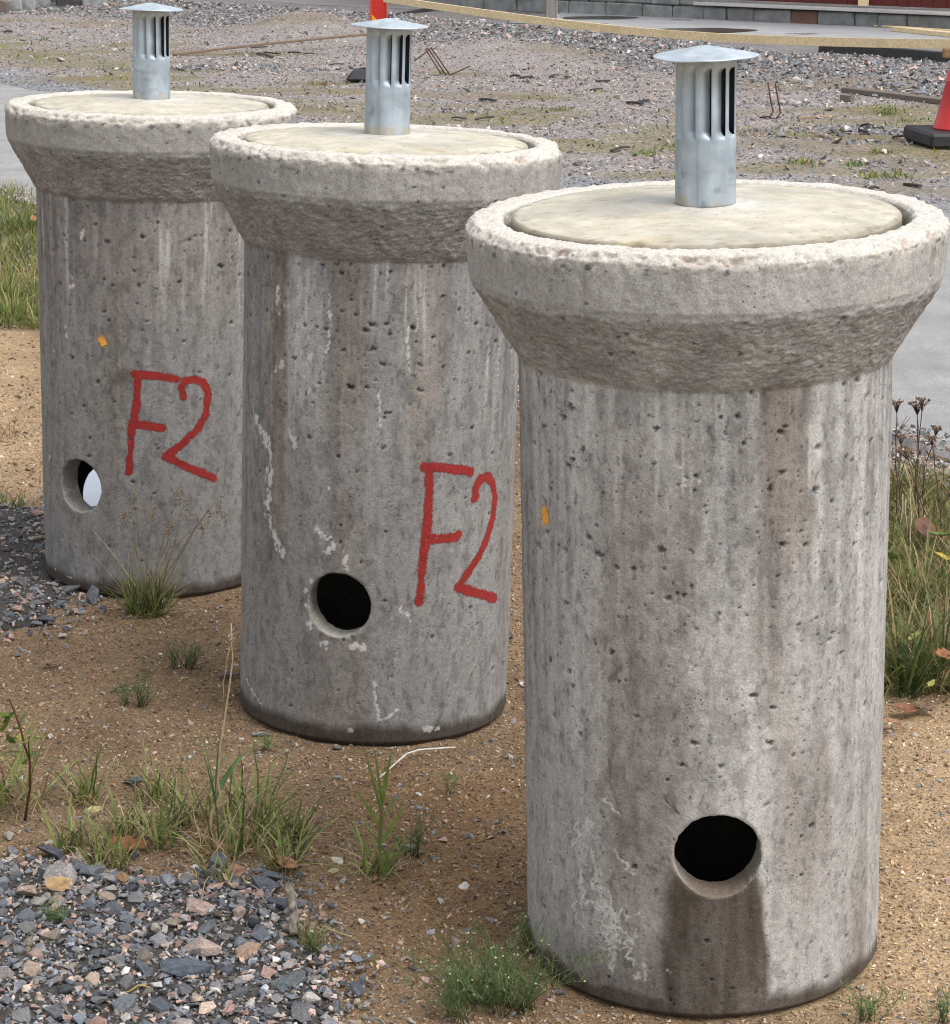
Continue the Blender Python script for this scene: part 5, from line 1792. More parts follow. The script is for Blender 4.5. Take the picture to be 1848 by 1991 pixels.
# ------------------------------------------------------------------ leaves, sticks, litter
def leaf_mesh(name, L, W, col, seed, lobed=0.0, curl=.25, cup=.2, point=1.0):
    r = np.random.default_rng(seed)
    nu, nv = 15, 7
    u = np.linspace(0, 1, nu)
    prof = np.sin(PI * u ** .85) ** .8
    if lobed: prof = prof * (1 - lobed * (.5 + .5 * np.cos(u * 2 * PI * 4.0 + 1)))
    prof = prof * (1 + .06 * r.normal(0, 1, nu))
    V = []; Cc = []
    for i in range(nu):
        for j in range(nv):
            s = (j / (nv - 1)) * 2 - 1
            wv = prof[i] * W / 2 * s
            zc = curl * L * (u[i] - .5) ** 2 + cup * abs(s) ** 1.5 * W * .5 * prof[i] + .012 * L * math.sin(9 * u[i] + 2 * s + seed) - .03 * L * math.exp(-(s / .12) ** 2) * prof[i]
            V.append(((u[i] - .5) * L, wv + .03 * L * math.sin(3 * u[i]), zc))
            Cc.append(np.array(col) * (1 + .18 * math.sin(7 * u[i] + 3 * s + seed) * .6 - .25 * math.exp(-(s / .1) ** 2) + .1 * r.normal()))
    b = Bag()
    b.add(V, grid_faces(nu, nv), None, np.array(Cc))
    st = [(-L * .5, 0, curl * L * .25), (-L * .62, .002, curl * L * .3), (-L * .78, .008 * L / .05, curl * L * .2)]
    b.tube(st, [.0009, .0008, .0006], 4, np.array(col) * .7)
    return b.mesh(name, smooth=True)

LEAVES = [(250, 1662, 82, 40, (.24, .105, .045), 'large orange brown oak leaf curled over the weeds', .35, 25, .35),
          (192, 1680, 58, 46, (.33, .21, .14), 'pale brown leaf left of the orange brown oak leaf', .15, 160, .2),
          (115, 1742, 66, 38, (.44, .29, .15), 'tan leaf lying across the pale grey stone at left', .28, 55, .4),
          (605, 1620, 50, 32, (.22, .115, .095), 'dark reddish brown leaf lying on the sand', .3, 5, .15),
          (556, 1697, 50, 40, (.44, .24, .13), 'orange leaf above the driftwood stick', .25, 80, .3),
          (460, 1713, 34, 26, (.30, .16, .10), 'small brown leaf below the dry weeds', 0, 20, .2),
          (432, 1664, 44, 22, (.30, .16, .09), 'narrow brown leaf under the straw coloured weeds', .3, 150, .3),
          (186, 1592, 34, 13, (.46, .40, .20), 'pale yellow leaf among the left weeds', 0, 30, .2),
          (240, 1725, 34, 18, (.27, .17, .09), 'brown leaf below the oak leaf', .25, 100, .2),
          (103, 1301, 50, 12, (.25, .17, .12), 'narrow dry curled leaf on the brown sand', 0, 10, .1),
          (657, 1692, 22, 20, (.62, .58, .46), 'pale cream scrap of leaf left of the reed grass', .2, 60, .4),
          (650, 1712, 24, 10, (.40, .37, .20), 'pale green scrap of leaf beside the cream one', .2, 10, .4),
          (280, 1320, 22, 14, (.13, .07, .04), 'small dark dead leaf on the sand', 0, 80, .2),
          (1765, 1395, 52, 30, (.26, .12, .07), 'reddish brown leaf at the right foot of the nearest well', .2, 20, .35),
          (1735, 1420, 40, 24, (.34, .20, .11), 'light brown leaf below the right verge grass', .2, 120, .3),
          (1800, 1390, 44, 28, (.22, .15, .10), 'grey brown leaf below the right verge grass', .1, 70, .3),
          (1840, 1275, 50, 34, (.30, .13, .06), 'rusty leaf caught in the right verge grass', .3, 30, .3),
          (1800, 1030, 70, 44, (.17, .085, .06), 'dark red brown dock leaf on the right verge', 0, 80, .3),
          (1838, 1085, 50, 16, (.50, .38, .07), 'yellow leaf at the right picture edge', .2, 10, .3),
          (1782, 1235, 36, 13, (.38, .37, .13), 'pale yellow leaf in the right verge grass', .2, 15, .3),
          (1812, 1330, 30, 11, (.33, .30, .09), 'small yellowish leaf low in the right verge', .2, 60, .3),
          (1825, 1040, 54, 30, (.11, .19, .05), 'green dock leaf behind the yellow leaf', 0, 150, .3),
          (1740, 1085, 46, 34, (.13, .22, .05), 'broad green leaf touching the side of the nearest well', 0, 100, .2),
          (66, 425, 24, 10, (.36, .17, .09), 'reddish leaf in the left verge grass by the farthest well', .2, 100, .3)]
for i, (px, py, lpx, wpx, colr, lab, lob, rot, curl) in enumerate(LEAVES):
    p = onS(px, py)
    sc_ = (Vector(p) - Vector(EYE)).length / F
    foli = px > 1720 and py < 1350 or (px < 80 and py < 640)
    wood = wpx * sc_ * (1.5 if not foli else 1.1)
    o = link('fallen_leaf', leaf_mesh('fallen_leaf', lpx * sc_ * 1.0, wood, colr, 600 + i, lob, curl), MAT['leaf'])
    lift = .012
    if foli:
        q = np.array(EYE) + (np.array(p) - EYE) * (1 - .11 / (CH - p[2]))
        o.location = q
        o.rotation_euler = (rg.uniform(.1, .6), rg.uniform(-.7, .7), math.radians(rot))
    else:
        o.location = p + Vector((0, 0, .016))
        o.rotation_euler = (rg.uniform(.05, .35), rg.uniform(-.25, .15), math.radians(rot))
    tag(o, lab, 'leaf', 'fallen leaves')

# white plastic rod on the sand
b = Bag()
pts = [onS(733, 1527), onS(790, 1482), onS(815, 1474), onS(840, 1466), onS(886, 1463)]
pts = [q + Vector((0, 0, .010 + .006 * (i in (1, 2)))) for i, q in enumerate(pts)]
b.tube(pts, [.0014, .0019, .0019, .0019, .0015], 6, (.66, .64, .58))
plant('white_rod', b, onS(800, 1480), 'thin bent white rod lying in front of the middle well', 'rod', mat='dry')
# driftwood stick standing out of the gravel
b = Bag()
p = onS(573, 1832)
top = onS(560, 1760)
pts = stalk_pts(np.array(p) + np.array([0, 0, .012]), np.array(at_depth(559, 1722, p[1] + .06)), (.004, 0, .004), 9, 2, .0015)
pts2 = np.stack([np.interp(np.linspace(0, 8, 30), np.arange(9), pts[:, q]) for q in range(3)], 1)
V, Q, T = tube_np(pts2, np.interp(np.linspace(0, 8, 30), np.arange(9), [.0066, .0082, .0076, .0080, .0070, .0074, .0066, .0060, .0070]), 16)
axis_ = np.repeat(pts2, 16, 0); rel_ = V - axis_
ridge = fbm(np.stack([np.tile(np.arange(16), 30) * .9, np.repeat(np.arange(30), 16) * .22, np.zeros(480)], 1), 3, 3)
V = axis_ + rel_ * (1 + .30 * ridge)[:, None]
b.add(V, Q, T, np.array([.21, .18, .15]) * np.clip(1 + 1.7 * ridge, .25, 2.2)[:, None])
o = plant('driftwood_stick', b, p, 'weathered grey driftwood stick beside the gravel', 'stick', mat='dry')
b = Bag()
for i, (x0, y0, x1, y1, lab) in enumerate([(215, 1352, 250, 1340, 'thin dark twig on the brown sand'), (600, 1810, 690, 1835, 'thin pale twig beside the small spiky tuft'), (240, 1938, 300, 1930, 'short yellowish straw on the gravel')]):
    b = Bag()
    p0, p1 = onS(x0, y0) + Vector((0, 0, .006)), onS(x1, y1) + Vector((0, 0, .008))
    b.tube(stalk_pts(p0, p1, (0, 0, .004), 7, 40 + i, .002), .0016, 4, [BRN * .6, PALESTRAW * .7, np.array([.4, .28, .1])][i])
    plant('twig', b, p0, lab, 'twig', 'twigs', mat='dry')

# pale sheet on the sand behind the farthest well, seen through its two holes
q = WELLS['A']
d = ray(187, 945)
c0 = np.array(at(187, 945, -.02))
gx, gy = np.meshgrid(np.linspace(-.11, .35, 22), np.linspace(-.22, .55, 26))
a = c0[0] + gx.ravel(); bb = c0[1] + gy.ravel()
ok_y = q['y'] + RB + .03
bb = np.maximum(bb, ok_y + .0 * a)
zz = Zs(a, bb) + .012 + .006 * noise(np.stack([a * 12, bb * 12, 0 * a], 1), 3) + .004 * noise(np.stack([a * 40, bb * 30, 0 * a], 1), 5)
V = np.stack([a, bb, zz], 1); V2 = V - np.array([0, 0, .002])
f = grid_faces(26, 22)
tag(link('plastic_sheet', npmesh('plastic_sheet', np.concatenate([V, V2]), [np.concatenate([f, f[:, ::-1] + len(V)])], smooth=True), MAT['plastic']), 'crumpled pale plastic sheet seen through the hole of the farthest well', 'plastic sheet')

# ------------------------------------------------------------------ yard furniture
def thing(name, lab, cat, loc=(0, 0, 0), rz=0, group=None): return empty(name, loc, lab, cat, group, rz)

# red cone at the right edge
p = at(1872, 283)
e = thing('traffic_cone', 'red cone on a heavy black base at the right picture edge', 'traffic cone', tuple(p), .12)
e.scale = (1.06, 1.06, 1.06)
bm = bmesh.new()
add_box(bm, (0, 0, .055), (.56, .56, .085), bevel=.016)
for (a, b_) in ((-.2, -.2), (.2, -.2), (-.2, .2), (.2, .2)):
    add_box(bm, (a, b_, .012), (.12, .12, .03))
link('base', bm_mesh('base', bm), MAT['blackrubber'], e)
nth = 48
prf = [(.176, .099), (.180, .105), (.172, .112), (.1155, .375), (.1175, .379), (.1175, .386), (.1135, .390), (.060, .64), (.036, .75), (.030, .756), (.022, .756), (.022, .70)]
th = np.linspace(0, 2 * PI, nth, endpoint=False)
V = np.array([[r_ * math.cos(t_), r_ * math.sin(t_), z_] for r_, z_ in prf for t_ in th])
link('cone_body', npmesh('cone_body', V, [grid_faces(len(prf), nth, wrap=True)], smooth=True), MAT['redplastic'], e)
bm = bmesh.new()
rr_ = bmesh.ops.create_cone(bm, cap_ends=False, segments=48, radius1=.1190, radius2=.1184, depth=.005)
bmesh.ops.translate(bm, verts=bm.verts[:], vec=(0, 0, .382))
link('seam_ring', bm_mesh('seam_ring', bm, True), plain_mat('pale_red_seam', (.75, .25, .22), .4, 20, .1), e)

# red and yellow marker board behind the middle well
p = at(737, 158)
e = thing('marker_board', 'red and yellow striped marker board on a black foot behind the middle vent', 'marker board', tuple(p))
bm = bmesh.new()
vs = add_box(bm, (-.03, 0, .05), (.46, .30, .085), bevel=.02)
for v in bm.verts:
    if v.co.z > .06: v.co.x *= .86; v.co.y *= .8
link('foot', bm_mesh('foot', bm), MAT['blackrubber'], e)
bm = bmesh.new()
HB_, WB_ = 1.0, .142
add_box(bm, (-WB_ / 2 + .008, 0, .55), (.016, .03, HB_ - .1), bevel=.004)
add_box(bm, (WB_ / 2 - .008, 0, .55), (.016, .03, HB_ - .1), bevel=.004)
add_box(bm, (0, 0, 1.0 + .004), (WB_, .03, .016), bevel=.004)
add_box(bm, (0, 0, .10), (WB_, .03, .016), bevel=.004)
link('frame', bm_mesh('frame', bm), plain_mat('marker_frame_red', (.55, .06, .045), .45, 14, .15), e)
bm = bmesh.new()
add_box(bm, (0, .003, .552), (WB_ - .03, .012, HB_ - .12))
link('panel', bm_mesh('panel', bm), MAT['redfilm'], e)
# yellow diagonal fields, cut to the panel
hw = WB_ / 2 - .0155
bm = bmesh.new()
zc = float((CH - (p[1]) * 0) * 0)
slope = .23
def stripe(z0, z1, z2, z3, yv=-.0036):
    pts = [(-hw, z0), (hw, z1), (hw, z3), (-hw, z2)]
    fr_ = [bm.verts.new((a_, yv, b_)) for a_, b_ in pts]
    bk = [bm.verts.new((a_, yv + .0015, b_)) for a_, b_ in pts]
    bm.faces.new(fr_); bm.faces.new(list(reversed(bk)))
    for i_ in range(4): bm.faces.new((fr_[i_], fr_[(i_ + 1) % 4], bk[(i_ + 1) % 4], bk[i_]))
bm.free()
for z0 in (.16, .40, .78):
    bm = bmesh.new()
    stripe(z0, z0 - .12, z0 + .135, z0 + .015)
    link('stripe', bm_mesh('stripe', bm), MAT['yellowfilm'], e)
MB_P = p

# sagging pale batten between marker board and cone
cpts = [(748, -3), (830, 9), (900, 19), (1000, 33), (1100, 46), (1200, 57), (1300, 66), (1400, 72.5), (1500, 77), (1600, 80.5), (1700, 83), (1800, 84.5), (1868, 85)]
u0, u1 = 1 / (MB_P[1] - .10), 1 / 13.75
wpts = []
for px, py in cpts:
    t = (px - 748) / (1868 - 748)
    wpts.append(Vector(at_depth(px, py, 1 / (u0 + (u1 - u0) * t))))
bm = bmesh.new()
secs = []
for i, c in enumerate(wpts):
    d = (wpts[min(i + 1, len(wpts) - 1)] - wpts[max(i - 1, 0)]).normalized()
    side = d.cross(Vector((0, 0, 1))).normalized(); up = side.cross(d)
    hh, hw_ = .0265, .011
    secs.append([bm.verts.new(c + side * a_ + up * b_) for a_, b_ in ((-hw_, -hh), (hw_, -hh), (hw_, hh), (-hw_, hh))])
for i in range(len(secs) - 1):
    for q_ in range(4): bm.faces.new((secs[i][q_], secs[i][(q_ + 1) % 4], secs[i + 1][(q_ + 1) % 4], secs[i + 1][q_]))
bm.faces.new(secs[0]); bm.faces.new(list(reversed(secs[-1])))
tag(link('batten', bm_mesh('batten', bm), MAT['batten']), 'long pale sagging wooden batten strung from the marker board to the cone', 'batten')
# little block that holds its end
pe = wpts[-1]
bm = bmesh.new(); add_box(bm, pe + Vector((-.02, .05, -.055)), (.13, .06, .05), bevel=.004)
tag(link('wood_block', bm_mesh('wood_block', bm), wood_mat('brown_block', (.25, .15, .07))), 'short brown wood block under the right end of the sagging batten', 'wood block')

# slabs, wall, post
ZS = .15
def slab(name, pxs, z, th, mat, kind='structure', zd=0.0):
    pts = [at(a_, b_, z) for a_, b_ in pxs]
    bm = bmesh.new()
    t_ = [bm.verts.new((q_[0], q_[1], z + zd)) for q_ in pts]
    l_ = [bm.verts.new((q_[0], q_[1], z + zd - th)) for q_ in pts]
    bm.faces.new(t_); bm.faces.new(list(reversed(l_)))
    for i_ in range(len(t_)): bm.faces.new((t_[i_], l_[i_], l_[(i_ + 1) % len(t_)], t_[(i_ + 1) % len(t_)]))
    return tag(link(name, bm_mesh(name, bm), mat), kind=kind)
slab('concrete_slab', [(1050, 41), (1300, 64), (1500, 81), (1848, 92), (2100, 100), (2100, 50), (1100, 20)], ZS, .30, MAT['slab'])
slab('concrete_slab', [(500, 2), (600, 8), (735, 14), (985, 25), (985, 10), (820, -2), (500, -14)], ZS, .28, MAT['greywood'])
slab('soil_strip', [(735, 14), (870, 30), (1050, 48), (1120, 20), (985, 8)], ZS - .055, .2, MAT['soil'])
def stain(px_c, py_c, wpx, hpx, seed):
    r_ = random.Random(seed)
    pts = []
    for i_ in range(36):
        a_ = i_ / 36 * 2 * PI
        k_ = 1 + .10 * math.sin(2 * a_ + seed) + .06 * math.sin(5 * a_ + 2)
        pts.append(at(px_c + math.cos(a_) * wpx / 2 * k_, py_c + math.sin(a_) * hpx / 2 * k_, ZS))
    bm = bmesh.new()
    bm.faces.new([bm.verts.new((q_[0], q_[1], ZS + .004)) for q_ in pts])
    return tag(link('puddle', bm_mesh('puddle', bm), MAT['puddle']), kind='structure')
stain(1372, 59, 180, 10, 1)
stain(1165, 34.5, 135, 7, 2)

# building: foundation stones, sill, red boards
Wa, Wb = at(1102, 24, ZS), at(1848, 58, ZS)
wdir = (Wb - Wa) / np.linalg.norm(Wb - Wa)
wn = np.array([wdir[1], -wdir[0], 0])
if wn[1] > 0: wn = -wn
Lw = np.linalg.norm(Wb - Wa)
bld = thing('red_house', 'red boarded house on a grey stone foundation at the top right', 'house', tuple(Wa))
ang = math.atan2(wdir[1], wdir[0])
bld.rotation_euler = (0, 0, ang)
# local frame: x along the wall, -y towards the viewer
def lbox(name, c, s, mat, parent, bevel=.006, jit=0.0):
    bm = bmesh.new()
    add_box(bm, c, s, bevel=bevel, jit=jit)
    return link(name, bm_mesh(name, bm), mat, parent)
X0, X1 = -1.6, Lw + 1.2
HBk = .155
lbox('foundation', ((X0 + X1) / 2, .20, HBk / 2 - .17), (X1 - X0, .32, HBk + .32), MAT['mortar'], bld, 0)
lbox('foundation', ((X0 + 1.7) / 2, .203, HBk * 2 + .01), (1.7 - X0, .318, HBk * 2 - .01), MAT['mortar'], bld, 0)
rbk = random.Random(5)
xx = X0
redx = None
while xx < X1:
    wdt = rbk.uniform(.28, .52)
    mid_px = xx + wdt / 2
    isred = False
    if redx is None and mid_px > (1570 - 1102) / (1848 - 1102) * Lw * 1.0 - .05:
        isred = True; redx = mid_px; wdt = .33
    lbox('stone_block', (xx + wdt / 2, .02 + rbk.uniform(-.012, .012), HBk / 2 - .02), (wdt - .007, .10, HBk - .005), MAT['redblock'] if isred else MAT['block'], bld, .016, .007)
    xx += wdt
xx = X0
while xx < 1.9:
    wdt = rbk.uniform(.32, .5)
    lbox('stone_block', (xx + wdt / 2, .02 + rbk.uniform(-.012, .012), HBk * 1.5 - .02), (wdt - .007, .10, HBk - .005), MAT['block'], bld, .016, .007)
    xx += wdt
xx = X0
while xx < 1.7:
    wdt = rbk.uniform(.32, .5)
    lbox('stone_block', (xx + wdt / 2, .02 + rbk.uniform(-.012, .012), HBk * 2.5 - .02), (wdt - .007, .10, HBk - .005), MAT['block'], bld, .016, .007)
    xx += wdt
S0 = 1.75
bm = bmesh.new()
for k_ in range(2):
    a_ = S0 + (X1 - S0) * k_ / 2; b_ = S0 + (X1 - S0) * (k_ + 1) / 2
    add_box(bm, ((a_ + b_) / 2, .0, HBk + .012), (b_ - a_ - .01, .20, .035), bevel=.004)
link('sill', bm_mesh('sill', bm), MAT['sill'], bld)
xx = S0
while xx < X1:
    lbox('wall_board', (xx + .07, .03 + .004 * (int(xx * 7) % 2), HBk + 1.31), (.138, .03, 2.5), MAT['redwood'], bld, .004)
    xx += .142
xp = (1668 - 1102) / (1848 - 1102) * Lw * 1.045
lbox('stud', (xp, -.03, HBk + 1.3), (.10, .06, 2.49), MAT['batten'], bld, .004)
bm = bmesh.new()
add_box(bm, ((X0 + X1) / 2, 1.8, 2.95), (X1 - X0 + .6, 4.6, .12), rot=None)
link('roof', bm_mesh('roof', bm), MAT['darkwood'], bld)

# dark open shed at the left of the house, on its own slab
sp = at(760, -10, ZS)
sh = thing('open_shed', 'dark open timber shed above the left slab behind the batten', 'shed', (sp[0], sp[1] + 1.4, ZS))
lbox('back_wall', (.1, 1.2, 1.1), (5.4, .12, 2.2), MAT['darkvoid'], sh)
lbox('roof', (.1, .2, 2.3), (5.8, 3.0, .12), MAT['darkwood'], sh)
for x_ in (-.55, .9, 2.2):
    lbox('post', (x_, .25, 1.1), (.11, .11, 2.18), MAT['postwood'], sh)

pp = at(1072, 40, ZS)
po = thing('timber_post', 'grey timber post with a white block at its foot on the slab corner', 'post', (pp[0], pp[1], ZS))
lbox('post', (-.01, 0, 1.2), (.10, .11, 2.4), MAT['postwood'], po)
lbox('cover_board', (.055, .01, 1.2), (.028, .09, 2.38), MAT['greywood'], po, .003)
bm = bmesh.new(); wbp = at(1076, 38.5, ZS); add_box(bm, (0, 0, .035), (.105, .07, .072), bevel=.006)
o = link('white_block', bm_mesh('white_block', bm), MAT['white']); o.location = (wbp[0], wbp[1] - .12, ZS); tag(o, 'small white block standing against the grey timber post', 'block')
bm = bmesh.new(); wbp = at(1046, 40, ZS - .03); add_box(bm, (0, 0, .03), (.05, .05, .035), bevel=.008, jit=.005)
o = link('pale_stone', bm_mesh('pale_stone', bm), MAT['white']); o.location = (wbp[0], wbp[1], ZS - .04); tag(o, 'small pale stone left of the white block', 'stone')

def plank(lab, p0, p1, wd, hg, mat, z0=None, z1=None, cat='plank', name='plank', seg=4, warp=0.0, seed=0, group='loose boards in the yard'):
    a_ = Vector(at(*p0, z0)) if z0 is not None else onY(*p0)
    b_ = Vector(at(*p1, z1)) if z1 is not None else onY(*p1)
    bm = box_between(a_ + Vector((0, 0, hg / 2)), b_ + Vector((0, 0, hg / 2)), wd, hg, .004, seg, warp, seed)
    tag(link(name, bm_mesh(name, bm), mat), lab, cat, group)
plank('thin pale board lying along the foot of the house wall', (1502, 38.5), (1870, 62), .05, .02, MAT['batten'], ZS, ZS)
plank('thicker pale plank lying on the slab in front of the thin one', (1742, 60.5), (1900, 77), .10, .05, MAT['batten'], ZS, ZS, seed=2)
plank('long black beam along the front of the gravel bank', (1600, 101), (1860, 124), .10, .09, MAT['darkwood'], cat='beam', name='beam', seed=3)
plank('grey board on the slab edge beside the cone', (1690, 102), (1850, 109), .14, .04, MAT['greywood'], seed=4)
plank('brown plank at the foot of the gravel bank behind the cone', (1648, 179), (1860, 205), .12, .04, MAT['oldwood'], seed=5)
plank('long thin brown lath lying across the gravel', (338, 108), (722, 68), .035, .022, wood_mat('brown_lath', (.20, .14, .10)), warp=.01, seed=6)
plank('dark half buried timber behind the long thin lath', (598, 73), (668, 49), .12, .08, MAT['darkwood'], cat='timber', name='timber', seed=7)
plank('dark pole sloping up behind the marker board', (752, 36), (872, 14), .03, .04, MAT['darkwood'], cat='pole', name='pole', seed=8)
plank('short dark block of wood on the pink gravel', (1637, 196), (1658, 198), .06, .05, MAT['oldwood'], cat='wood block', name='wood_block', seed=9)
plank('thin round stick beside the bent steel bars', (1552, 232), (1623, 229), .025, .022, wood_mat('tan_stick', (.30, .23, .16)), cat='stick', name='stick', seed=10)

# bent steel bars
def bars(paths, lab):
    b = Bag()
    for pts in paths:
        b.tube([np.array(q_) for q_ in pts], .006, 5, (.10, .055, .035))
    o = link('steel_bars', b.mesh('steel_bars', smooth=True), MAT['dry'])
    tag(o, lab, 'steel bars', 'bent rusty bars in the yard')
def upb(px, py, Yd): return at_depth(px, py, Yd)
pb = onY(1540, 232)
bars([[upb(1494, 160, pb[1] + .1), upb(1500, 200, pb[1]), upb(1504, 217, pb[1]), upb(1498, 226, pb[1]), upb(1478, 228, pb[1])],
      [upb(1508, 162, pb[1] + .1), upb(1516, 205, pb[1]), upb(1518, 220, pb[1]), upb(1510, 231, pb[1]), upb(1484, 232, pb[1])]], 'pair of hooked rusty bars standing right of the nearest vent')
pb = onY(868, 146)
bars([[upb(806, 118, pb[1]), upb(840, 92, pb[1] + .2)], [upb(833, 94, pb[1] + .2), upb(868, 146, pb[1])], [upb(838, 92, pb[1] + .2), upb(876, 146, pb[1])], [upb(874, 146, pb[1]), upb(914, 128, pb[1] + .3)], [upb(828, 96, pb[1] + .2), upb(858, 144, pb[1])]], 'tangle of thin rusty bars right of the middle vent')

# rough stone blocks and timbers at the top left
def rough(px, py, wpx, h, dep, mat, lab, seed, name='stone_block', cat='stone block', rz=.1):
    p_ = onY(px, py)
    wd = wpx / F * p_[1]
    random.seed(seed)
    bm = bmesh.new()
    add_box(bm, (0, 0, h / 2 - .02), (wd, dep, h), bevel=.02, jit=.02)
    o = link(name, bm_mesh(name, bm), mat)
    o.location = p_ + Vector((0, dep * .4, 0)); o.rotation_euler = (0, 0, rz)
    tag(o, lab, cat, 'blocks piled at the top left')
rough(26, 22, 26, .16, .3, MAT['rocky'], 'left one of the rough grey stone blocks at the top left', 1)
rough(53, 20, 32, .17, .3, MAT['rocky'], 'middle rough grey stone block at the top left', 2, rz=-.05)
rough(82, 15, 28, .16, .3, MAT['rocky'], 'right rough grey stone block at the top left', 3)
rough(140, 11, 62, .20, .3, MAT['darkwood'], 'dark timber baulk right of the grey stone blocks', 4, 'timber', 'timber', .12)
rough(4, 27, 20, .18, .3, MAT['oldwood'], 'rounded brown log end at the top left corner', 5, 'log', 'log')
rough(55, 6, 110, .18, .3, MAT['darkwood'], 'black timber lying behind the grey stone blocks', 6, 'timber', 'timber', .05)
rough(183, 10, 44, .10, .25, MAT['rocky'], 'pale flat stone slab right of the dark timber baulk', 7, 'stone_slab', 'stone')
rough(112, 6, 22, .16, .3, MAT['rocky'], 'brownish stone between the grey blocks and the timber baulk', 8)
p_ = onY(338, 12)
bm = bmesh.new()
bmesh.ops.create_icosphere(bm, subdivisions=2, radius=.07)
for v in bm.verts: v.co = Vector((v.co.x * 1.0, v.co.y * .8, v.co.z * .8)) * random.uniform(.9, 1.1)
o = link('plastic_scrap', bm_mesh('plastic_scrap', bm), MAT['purple']); o.location = p_ + Vector((0, .5, .10))
tag(o, 'small purple plastic scrap above the hat of the farthest vent', 'plastic scrap')
p_ = onY(1010, 38)
bm = bmesh.new(); add_box(bm, (0, 0, .03), (.20, .16, .09), bevel=.02, jit=.02)
o = link('pale_rock', bm_mesh('pale_rock', bm), MAT['rocky']); o.location = onY(1005, 45); o.rotation_euler = (0, .1, .2)
tag(o, 'pale flat rock at the top of the gravel heap under the batten', 'rock')
for (px, py, wpx, colr, lab) in [(118, 120, 26, (.55, .50, .44), 'flat pale stone in the grass patch of the yard'), (104, 57, 18, (.48, .34, .22), 'ochre stone near the top left of the yard'), (205, 10, 14, (.62, .60, .57), 'white stone near the dark timber baulk'), (1612, 215, 22, (.40, .38, .36), 'grey stone beside the thin round stick'),
                                  (1320, 358, 0, None, None), (937, 41, 14, (.64, .63, .61), 'white chip under the batten left of the pale flat rock'), (930, 83, 14, (.62, .6, .58), 'white chip on the dark gravel heap')]:
    if not wpx: continue
    p_ = onY(px, py); s_ = wpx / F * p_[1]
    o = put_stone(p_ + Vector((0, 0, s_ * .15)), s_, colr, rs, None, (1.3, .9, .5), 'stone')
    tag(o, lab, 'stone', 'loose pale stones in the yard')
# dark bark and wood chips scattered on the yard
CH_PX = [(1415, 213, 1432, 211), (1190, 297, 1222, 291), (1675, 248, 1697, 250), (1695, 252, 1720, 254), (1735, 270, 1778, 271), (1672, 256, 1688, 262), (1070, 152, 1085, 150), (992, 151, 1012, 152), (1012, 153, 1036, 153), (1160, 160, 1186, 161),
         (562, 104, 584, 106), (590, 107, 612, 108), (640, 128, 670, 128), (700, 136, 722, 138), (480, 96, 520, 94), (515, 104, 545, 108), (500, 106, 530, 114), (925, 235, 960, 232), (1240, 203, 1262, 200), (1760, 362, 1790, 368), (1690, 372, 1708, 371), (880, 232, 905, 236), (8, 64, 24, 65), (1150, 178, 1170, 176), (1220, 202, 1250, 206), (935, 196, 962, 200)]
CH_LAB = ['dark chip beside the left wall of the nearest vent pipe, halfway down its louvres', 'long dark splinter behind the far rim of the middle well, farthest right there', 'dark splinter right of the nearest vent, upper one of three close together', 'curved dark splinter right of the nearest vent, middle one of three close together',
  'longest flat dark splinter between the nearest vent and the cone', 'small dark splinter at the left end of the group right of the nearest vent', 'short dark splinter in the middle of the pink gravel, above the moss', 'dark splinter next to the foot of the tangled rusty bars', 'flat dark splinter just right of the foot of the tangled rusty bars', 'dark splinter right of the middle vent, in line with the foot of the rusty bars',
  'short dark splinter under the long thin lath, left one of two', 'short dark splinter under the long thin lath, right one of two', 'dark splinter left of the black foot of the marker board, farther one', 'dark splinter touching the left side of the middle vent pipe', 'dark splinter in the heap of three right of the farthest vent, topmost', 'dark splinter in the heap of three right of the farthest vent, rightmost', 'dark splinter in the heap of three right of the farthest vent, nearest',
  'long dark splinter close behind the far rim of the middle well', 'dark splinter on the gravel left of the nearest vent, level with its louvre feet', 'thick dark chip on the road edge right of the nearest lid, rightmost', 'small dark chip on the road edge right of the nearest lid, left one', 'short dark splinter close to the right side of the middle vent pipe foot', 'small dark chip at the far left of the yard above the grass patch', 'dark splinter in the pink gravel left of the nearest vent hat', 'dark splinter in the moss left of the nearest vent', 'dark splinter in the moss between the middle vent and the nearest vent']
b_proto = None
for i, (x0, y0, x1, y1) in enumerate(CH_PX):
    a_, b_ = onY(x0, y0), onY(x1, y1)
    if y0 > 340: a_, b_ = Vector(at(x0, y0, .01)), Vector(at(x1, y1, .01))
    bm = box_between(a_ + Vector((0, 0, .012)), b_ + Vector((0, 0, .018)), random.uniform(.015, .035), random.uniform(.008, .018), .003, 3, random.uniform(0, .012), i)
    tag(link('bark_chip', bm_mesh('bark_chip', bm), MAT['darkwood']), CH_LAB[i], 'wood chip', 'dark splinters scattered over the yard')

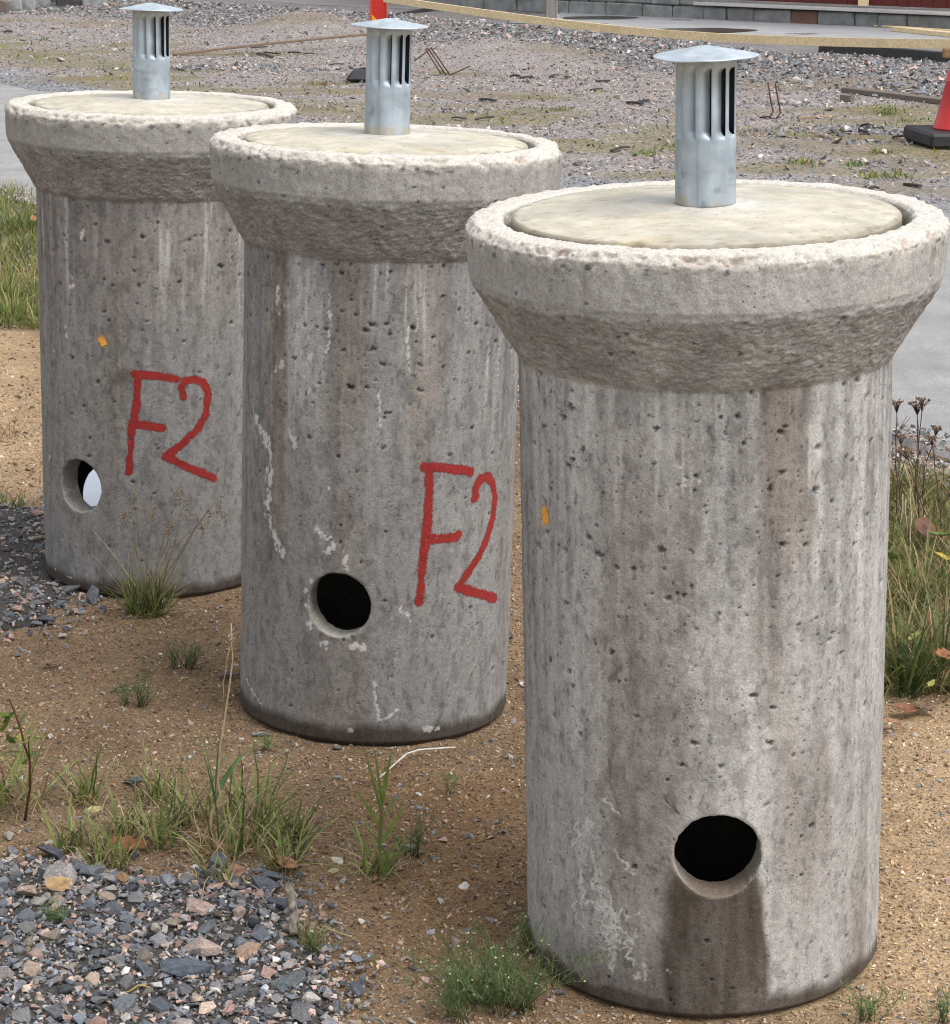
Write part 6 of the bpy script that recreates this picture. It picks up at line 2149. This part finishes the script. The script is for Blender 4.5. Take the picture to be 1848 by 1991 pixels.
# moss and short grass in the yard
r = np.random.default_rng(700)
n = 60000
y = 12.5 + 16 * r.random(n); x = (r.random(n) - .5) * .43 * y
moss, dirt, edge, grey = yard_zone(x, y)
cl = fbm(np.stack([x * 2.2, y * 2.2, 0 * x], 1), 3, 88)
zz = Zyard(x, y)
ok = (r.random(n) < moss * sst(-.05, .35, cl) * .55) & infrustum(x, y, zz, .02) & (y - far_y(x) > .3)
x, y, zz = x[ok], y[ok], zz[ok]
bag = Bag()
m_ = len(x)
blades(bag, np.stack([x, y, zz], 1), r.uniform(.015, .06, m_), r.uniform(.008, .02, m_), r.uniform(.2, 1.2, m_), r.uniform(.1, 1.0, m_), mixcol(m_, [LGREEN, YEL * .6, GREEN, STRAW], [3, 3, 2, 2], r, .25), 701, 2)
tag(link('yard_moss', bag.mesh('yard_moss'), MAT['blade']), kind='stuff')
# distinct tufts
YT = [(1725, 222, .14, 'green tuft behind the brown plank by the cone'), (1712, 296, .06, 'tiny tuft left of the cone base'), (1695, 345, .10, 'yellow green tuft nearest the road on the right'), (1320, 285, .10, 'green tuft left of the nearest vent'), (1560, 318, .10, 'green tuft right of the nearest vent'),
      (1260, 300, .08, 'low tuft on the yard left of the nearest vent pipe'), (1160, 178, .05, 'low tuft in the middle of the yard'), (620, 165, .10, 'dry tuft above the rim of the farthest well'), (1740, 345, .09, 'yellowish tuft between road and cone'), (1655, 322, .08, 'mossy tuft at the road edge below the cone'), (85, 78, .06, 'green tuft in the top left yard'), (1090, 215, .07, 'green tuft right of the middle vent')]
for i, (px, py, hh, lab) in enumerate(YT):
    p_ = onY(px, py)
    b = Bag(); n = 70
    rt = np.stack([p_[0] + r.normal(0, .045, n), p_[1] + r.normal(0, .06, n), np.full(n, p_[2])], 1); hh *= .62
    blades(b, rt, r.uniform(.3, 1, n) * hh, r.uniform(.004, .010, n), r.uniform(.1, .8, n), r.uniform(.1, .8, n), mixcol(n, [LGREEN, GREEN, YEL * .6, STRAW], [4, 3, 1, 1], r, .2) if 'dry' not in lab else mixcol(n, [STRAW, BRN], [1, 1], r), 720 + i, 4)
    o = link('yard_tuft', b.mesh('yard_tuft', smooth=True, origin=p_), MAT['blade']); o.location = p_
    tag(o, lab, 'grass tuft', 'tufts of grass in the gravel yard')
